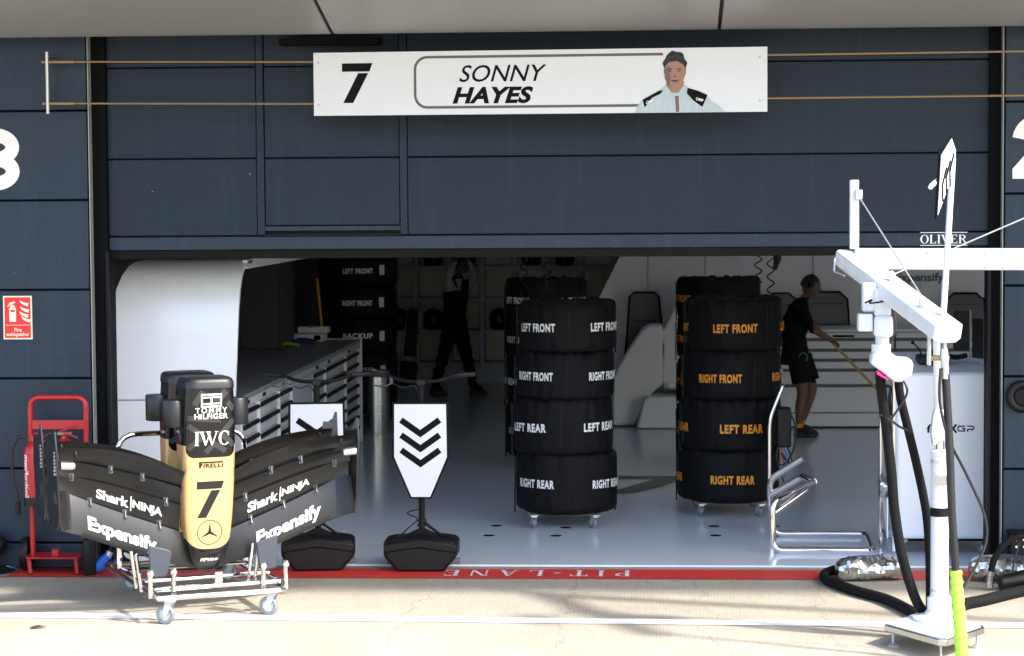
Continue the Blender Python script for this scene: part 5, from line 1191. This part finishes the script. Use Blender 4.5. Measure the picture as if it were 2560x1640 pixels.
# ================================================================== CONSOLE ON THE RIGHT
cn = thing('control_console', 'white control console on casters beside the right pillar', 'console', (2.1, 1.0, .012), world=True)
b = B(); b.prism([(1.735, .125), (2.52, .125), (2.52, 1.335), (1.735, 1.335)], lambda x, z: (x, .55, z), lambda x, z: (x, 1.45, z)); bdy = obj('body', b, 'white_gloss', cn, bevel=.035, seg=4)
b = B(); b.add([(1.75, .58, 1.337), (2.51, .58, 1.337), (2.51, 1.44, 1.43), (1.75, 1.44, 1.43), (1.75, .58, 1.33), (2.51, .58, 1.33), (2.51, 1.44, 1.33), (1.75, 1.44, 1.33)], [(0, 1, 2, 3), (4, 5, 1, 0), (5, 6, 2, 1), (6, 7, 3, 2), (7, 4, 0, 3), (4, 7, 6, 5)]); obj('desk_top', b, 'shelf_grey', cn)
b = B(); b.box(1.80, 2.46, .64, 1.40, .10, .124); obj('chassis', b, 'dark', cn)
decal('logo', apxgp(.35), lambda x, y: (2.118 + x, .5475, .935 + y), 'ink', cn)
for x, y in ((1.80, .66), (2.42, .66), (1.80, 1.34), (2.42, 1.34)): caster(cn, x, y, .112, 1.4, w=.034)
for i, (x0, x1) in enumerate(((2.235, 2.345), (2.352, 2.425), (2.432, 2.51))):
    mt = thing('monitor', '%s of the three dark monitors seen from behind on the console' % ['leftmost', 'middle', 'rightmost'][i], 'monitor', ((x0 + x1) / 2, 1.2 - .2 * i, 1.40), world=True, group='monitors on the console')
    y = 1.28 - .17 * i; zt = 1.755 - .048 * i
    b = B(); b.prism([(x0, y), (x1, y - .13), (x1, y - .11), (x0, y + .02)], lambda a, c: (a, c, zt - .30), lambda a, c: (a, c, zt)); obj('panel', b, 'monitor', mt, bevel=.004)
    b = B(); b.box(x1 - .008, x1 + .004, y - .145, y - .128, 1.36, zt + .01); obj('post', b, 'steel', mt)
kb = thing('radio_set', 'black radio gear with a gooseneck microphone on the console top', 'radio', (2.0, .95, 1.37), world=True)
b = B(); b.box(1.93, 2.16, .85, 1.1, 1.375, 1.44); obj('case', b, 'black_plastic', kb, bevel=.012)
b = B(); b.tube(spline([(1.96, .9, 1.43), (1.93, .88, 1.49), (1.895, .87, 1.53)]), .006, 8); b.ball((1.885, .868, 1.538), .014, 6); obj('microphone', b, 'black_plastic', kb)
b = B(); b.tube(spline([(2.0, .86, 1.45), (2.05, .84, 1.48), (2.1, .84, 1.45), (2.2, .86, 1.43), (2.28, .9, 1.44)]), .02, 8); obj('headset', b, 'black_plastic', kb)
fr_ = thing('steel_rack', 'chrome upright rack with trays at the left side of the console', 'rack', (1.70, .9, .012), world=True)
for x, y in ((1.665, .95), (1.725, .60)):
    b = B(); b.cyl((x, y, .03), (x, y, 1.45), .018, 12); obj('upright', b, 'chrome', fr_)
b = B(); b.px([(.60, .12), (.95, .36), (.95, .42), (.60, .42)], 1.672, 1.682); obj('side_tray', b, 'wall_in', fr_, bevel=.003)
b = B(); b.box(1.67, 1.725, .60, .95, .415, .427); obj('shelf', b, 'steel', fr_)
b = B(); b.box(1.67, 1.73, .63, .9, 1.02, 1.06); obj('tray', b, 'black_plastic', fr_, bevel=.006)
b = B(); b.tube(spline([(1.70, .62, 1.06), (1.69, .60, 1.15), (1.70, .62, 1.22), (1.67, .64, 1.24)]), .012, 8); obj('hook', b, 'black_plastic', fr_)
rnd = random.Random(9); rg = []
for i in range(10):
    t_ = i / 9; rg.append([(1.625 + .12 * t_, .70 + (.09 + rnd.uniform(-.01, .01)) * math.cos(a), .50 + (.08 + rnd.uniform(-.012, .012)) * math.sin(a)) for a in np.linspace(0, 2 * PI, 16, endpoint=False)])
b = B(); b.loft(rg); c = Vector((1.68, .7, .43)); b.v = [Vector(q) - c for q in b.v]
o = obj('foil_bag', b, 'foil', ang=18); o.location = c; tag(o, 'small silver foil bundle on the rack shelf left of the console', 'bag', 'foil covers over wheel guns')

# ================================================================== PEOPLE
def skinned(name, J, E, root, mats, mf, parent, sub=2):
    me = bpy.data.meshes.new(name); keys = list(J); idx = {k: i for i, k in enumerate(keys)}
    off = rootoff(parent)
    me.from_pydata([Vector(J[k][:3]) - off for k in keys], [(idx[a], idx[b]) for a, b in E], [])
    ob = bpy.data.objects.new(name, me); COL.objects.link(ob)
    md = ob.modifiers.new('s', 'SKIN'); md.use_smooth_shade = True
    lay = me.skin_vertices[0].data if me.skin_vertices else None
    if lay is None:
        bpy.context.view_layer.objects.active = ob; lay = me.skin_vertices.new().data
    for k in keys:
        r = J[k][3]; lay[idx[k]].radius = r if isinstance(r, tuple) else (r, r); lay[idx[k]].use_root = (k == root)
    s = ob.modifiers.new('d', 'SUBSURF'); s.levels = sub; s.render_levels = sub
    dg = bpy.context.evaluated_depsgraph_get(); m2 = bpy.data.meshes.new_from_object(ob.evaluated_get(dg))
    bpy.data.objects.remove(ob); bpy.data.meshes.remove(me)
    m2.name = name; m2.materials.clear()
    for q in mats: m2.materials.append(MAT[q])
    for p in m2.polygons: p.material_index = mf(p.center + off); p.use_smooth = True
    cl = {i for p in m2.polygons if p.material_index == 1 for i in p.vertices}; nn = [v.normal.copy() for v in m2.vertices]
    for i in cl:
        q = m2.vertices[i].co
        m2.vertices[i].co = q + nn[i] * (.006 * math.sin(38 * q.z + 17 * q.x) + .005 * math.sin(61 * q.z - 29 * q.y + 11 * q.x))
    o = bpy.data.objects.new(name, m2); COL.objects.link(o); o.parent = parent; return o
def head(parent, c, fwd, skin_='skin', hair_=True):
    """face mesh: ellipsoid pushed into brow, nose, chin; looks along fwd"""
    f = Vector(fwd).normalized(); up = (Vector((0, 0, 1)) - f * f.z).normalized(); rt = f.cross(up); c = Vector(c)
    vs = []; n, m = 20, 28
    for i in range(n + 1):
        th = PI * i / n
        for k in range(m):
            a = 2 * PI * k / m; x = math.sin(th) * math.sin(a); y = math.sin(th) * math.cos(a); z = math.cos(th)
            px_, py_, pz_ = x * .076, y * .098, z * .118
            if y > .55:
                px2 = abs(x)
                if px2 < .22 and -.35 < z < .12: py_ += .024 * (1 - px2 / .22) * (1 - abs(z + .16) / .30 if abs(z + .16) < .30 else 0)
                if -.02 < z < .16 and .2 < px2 < .55: py_ -= .009
                if z < -.62: py_ += .012
                if -.55 < z < -.42 and px2 < .35: py_ += .005
            if z < -.4: px_ *= .86
            vs.append(c + rt * px_ + f * py_ + up * pz_)
    fs = [(i * m + k, i * m + (k + 1) % m, (i + 1) * m + (k + 1) % m, (i + 1) * m + k) for i in range(n) for k in range(m)]
    b = B().add(vs, fs)
    for s in (-1, 1): b.ball(c + rt * s * .078 - f * .005 - up * .01, .03, 6, (.5, .7, 1.1))
    h_ = obj('head', b, skin_, parent, ang=80)
    if hair_:
        b = B(); rings = []
        for i in range(9):
            th = PI * .56 * i / 8; rings.append([c + rt * (math.sin(th) * math.sin(a) * .086) + f * ((math.sin(th) * math.cos(a) * .108 - .012) if math.cos(a) < .55 else min(math.sin(th) * math.cos(a) * .108 - .012, .085 - .03 * max(0, i - 4))) + up * (math.cos(th) * .128 + (.02 if math.cos(a) > .4 and i > 5 else 0)) for a in np.linspace(0, 2 * PI, 28, endpoint=False)])
        b.loft(rings); obj('hair', b, 'hair', h_, ang=80)
    return h_
sw = thing('person', 'person in dark t-shirt and shorts sweeping with a broom at the back', 'person', (1.58, 8.72, .012), world=True)
J = {'pel': (1.485, 8.72, .93, (.135, .15)), 'wai': (1.475, 8.72, 1.07, (.135, .145)), 'che': (1.505, 8.72, 1.26, (.15, .165)), 'shc': (1.545, 8.72, 1.41, (.095, .13)), 'nek': (1.595, 8.72, 1.50, .055), 'hed': (1.63, 8.72, 1.56, .05),
     'sR': (1.55, 8.53, 1.40, .070), 'eR': (1.68, 8.49, 1.19, .047), 'wR': (1.865, 8.52, 1.075, .030), 'hR': (1.915, 8.53, 1.05, .034),
     'sL': (1.54, 8.91, 1.40, .070), 'eL': (1.70, 8.93, 1.22, .047), 'wL': (1.80, 8.78, 1.10, .030), 'hL': (1.84, 8.70, 1.085, .034),
     'hipR': (1.515, 8.62, .86, .105), 'kR': (1.575, 8.60, .50, .062), 'cR': (1.545, 8.60, .34, .060), 'aR': (1.535, 8.60, .10, .036), 'tR': (1.66, 8.57, .055, .038),
     'hipL': (1.53, 8.82, .86, .105), 'kL': (1.70, 8.83, .54, .062), 'cL': (1.64, 8.84, .36, .060), 'aL': (1.57, 8.85, .12, .036), 'tL': (1.70, 8.85, .06, .038)}
E_ = [('pel', 'wai'), ('wai', 'che'), ('che', 'shc'), ('shc', 'nek'), ('nek', 'hed'), ('shc', 'sR'), ('sR', 'eR'), ('eR', 'wR'), ('wR', 'hR'), ('shc', 'sL'), ('sL', 'eL'), ('eL', 'wL'), ('wL', 'hL'), ('pel', 'hipR'), ('hipR', 'kR'), ('kR', 'cR'), ('cR', 'aR'), ('aR', 'tR'), ('pel', 'hipL'), ('hipL', 'kL'), ('kL', 'cL'), ('cL', 'aL'), ('aL', 'tL')]
def mf1(c):
    if c.z < .15: return 2
    if c.z < .60: return 0
    if c.x > 1.68 and c.z > .9 : return 0
    if c.z > 1.525: return 0
    return 1
skinned('body', J, E_, 'pel', ['skin', 'tshirt', 'black_plastic'], mf1, sw)
hh = head(sw, (1.672, 8.72, 1.645), (1, -.12, -.30))
b = B(); b.tube([(1.64, 8.628, 1.69), (1.665, 8.62, 1.645)], .022, 10); obj('ear_defender', b, 'black_plastic', hh)
b = B(); b.box(1.752, 1.768, 8.66, 8.78, 1.66, 1.675); obj('glasses', b, 'black_plastic', hh)
b = B(); b.loft([[(1.50 + (rx) * math.cos(a), 8.72 + ry * math.sin(a), z) for a in np.linspace(0, 2 * PI, 24, endpoint=False)] for z, rx, ry in ((1.0, .135, .16), (.9, .155, .20), (.8, .165, .225))]); obj('shorts', b, 'tshirt', sw, ang=60)
for x, y, k in ((1.545, 8.61, 0), (1.635, 8.83, .06)):
    b = B(); b.tube([(x - .025 - k * .6, y, .88), (x - .005 - k * .2, y, .75), (x + .02 + k * .2, y, .61)], [.115, .112, .108], 18); obj('shorts_leg', b, 'tshirt', sw)
for s, y in (('R', 8.6), ('L', 8.84)):
    ax_, az = (1.535, .11) if s == 'R' else (1.575, .12)
    b = B(); b.cyl((ax_, y, az + .01), (ax_, y, az + .055), .043, 14); obj('sock', b, 'letter_orange', sw)
    b = B(); b.loft([[(ax_ - .06, y - .03, .014), (ax_ - .06, y + .03, .014), (ax_ - .05, y + .03, .13), (ax_ - .05, y - .03, .13)], [(ax_ + .05, y - .045, .014), (ax_ + .05, y + .045, .014), (ax_ + .04, y + .035, .12), (ax_ + .04, y - .035, .12)], [(ax_ + .19, y - .03, .014), (ax_ + .19, y + .03, .014), (ax_ + .17, y + .025, .06), (ax_ + .17, y - .025, .06)]]); obj('shoe', b, 'black_plastic', sw, bevel=.012)
b = B(); b.tube([(1.575 + .042 * math.cos(2 * PI * i / 20), 8.53, .885 + .05 * math.sin(2 * PI * i / 20)) for i in range(20)], .007, 6, closed=True); obj('tape_roll', b, 'green_band', sw)
b = B()
for i, dxy in enumerate((-.018, -.006, .006, .018)):
    b.tube([(1.905 + dxy, 8.505, 1.065 - dxy * .6), (1.925 + dxy, 8.49, 1.05 - dxy), (1.94 + dxy, 8.51, 1.03 - dxy), (1.93 + dxy, 8.53, 1.02 - dxy)], .0095, 6)
b.tube([(1.90, 8.52, 1.05), (1.915, 8.545, 1.075), (1.94, 8.55, 1.07)], .0105, 6); obj('fingers', b, 'skin', sw)
bm_ = thing('broom', 'long yellow-handled broom held by the sweeping person', 'broom', (2.75, 8.45, .012), world=True)
b = B(); b.cyl((1.80, 8.55, 1.135), (2.78, 8.45, .10), .014, 10); obj('handle', b, 'wood', bm_)
b = B(); b.box(2.60, 2.95, 8.40, 8.50, .07, .105); obj('head', b, 'wood', bm_, bevel=.006)
b = B(); b.box(2.61, 2.94, 8.41, 8.49, .014, .068); obj('bristles', b, 'black_plastic', bm_)

wk = thing('person', 'person in white shirt and black waistcoat walking past the helmet shelves', 'person', (-2.65, 13.95, .012), world=True)
X0 = -2.65; YY = 13.95
J = {'pel': (X0 - .02, YY, .96, (.165, .14)), 'wai': (X0 - .02, YY, 1.12, (.16, .13)), 'che': (X0, YY, 1.33, (.185, .14)), 'shc': (X0 + .02, YY, 1.48, (.15, .10)), 'nek': (X0 + .04, YY, 1.58, .055), 'hed': (X0 + .05, YY, 1.65, .05),
     'sR': (X0 - .10, YY - .14, 1.47, .075), 'eR': (X0 - .06, YY - .34, 1.60, .052), 'wR': (X0 + .02, YY - .20, 1.80, .032), 'hR': (X0 + .04, YY - .13, 1.86, .036),
     'sL': (X0 + .14, YY + .12, 1.47, .075), 'eL': (X0 + .27, YY + .05, 1.58, .052), 'wL': (X0 + .17, YY - .02, 1.80, .032), 'hL': (X0 + .12, YY - .04, 1.86, .036),
     'hipR': (X0 - .07, YY - .09, .90, .115), 'kR': (X0 - .17, YY - .09, .52, .085), 'cR': (X0 - .22, YY - .09, .34, .078), 'aR': (X0 - .29, YY - .09, .12, .060), 'tR': (X0 - .17, YY - .10, .05, .042),
     'hipL': (X0 + .04, YY + .09, .90, .115), 'kL': (X0 + .13, YY + .09, .52, .085), 'cL': (X0 + .17, YY + .09, .34, .078), 'aL': (X0 + .22, YY + .09, .12, .060), 'tL': (X0 + .35, YY + .08, .05, .042)}
def mf2(c):
    if c.z > 1.79: return 0
    if c.z > 1.40 and (abs(c.x - X0 - .02) > .15 or c.y < YY - .15): return 2
    if c.z > 1.60: return 0
    return 1
skinned('body', J, E_, 'pel', ['skin', 'tshirt', 'shirt_white'], mf2, wk)
head(wk, (X0 + .08, YY, 1.735), (1, -.2, -.05))
b = B(); b.py([(X0 + .01, 1.56), (X0 + .10, 1.56), (X0 + .07, 1.40), (X0 + .06, 1.40)], YY - .175, YY - .15); obj('shirt_front', b, 'shirt_white', wk)
for ax_, y in ((X0 - .29, YY - .09), (X0 + .22, YY + .09)):
    b = B(); b.loft([[(ax_ - .06, y - .03, .014), (ax_ - .06, y + .03, .014), (ax_ - .05, y + .03, .13), (ax_ - .05, y - .03, .13)], [(ax_ + .05, y - .045, .014), (ax_ + .05, y + .045, .014), (ax_ + .04, y + .035, .12), (ax_ + .04, y - .035, .12)], [(ax_ + .19, y - .03, .014), (ax_ + .19, y + .03, .014), (ax_ + .17, y + .025, .06), (ax_ + .17, y - .025, .06)]]); obj('shoe', b, 'black_plastic', wk, bevel=.012)
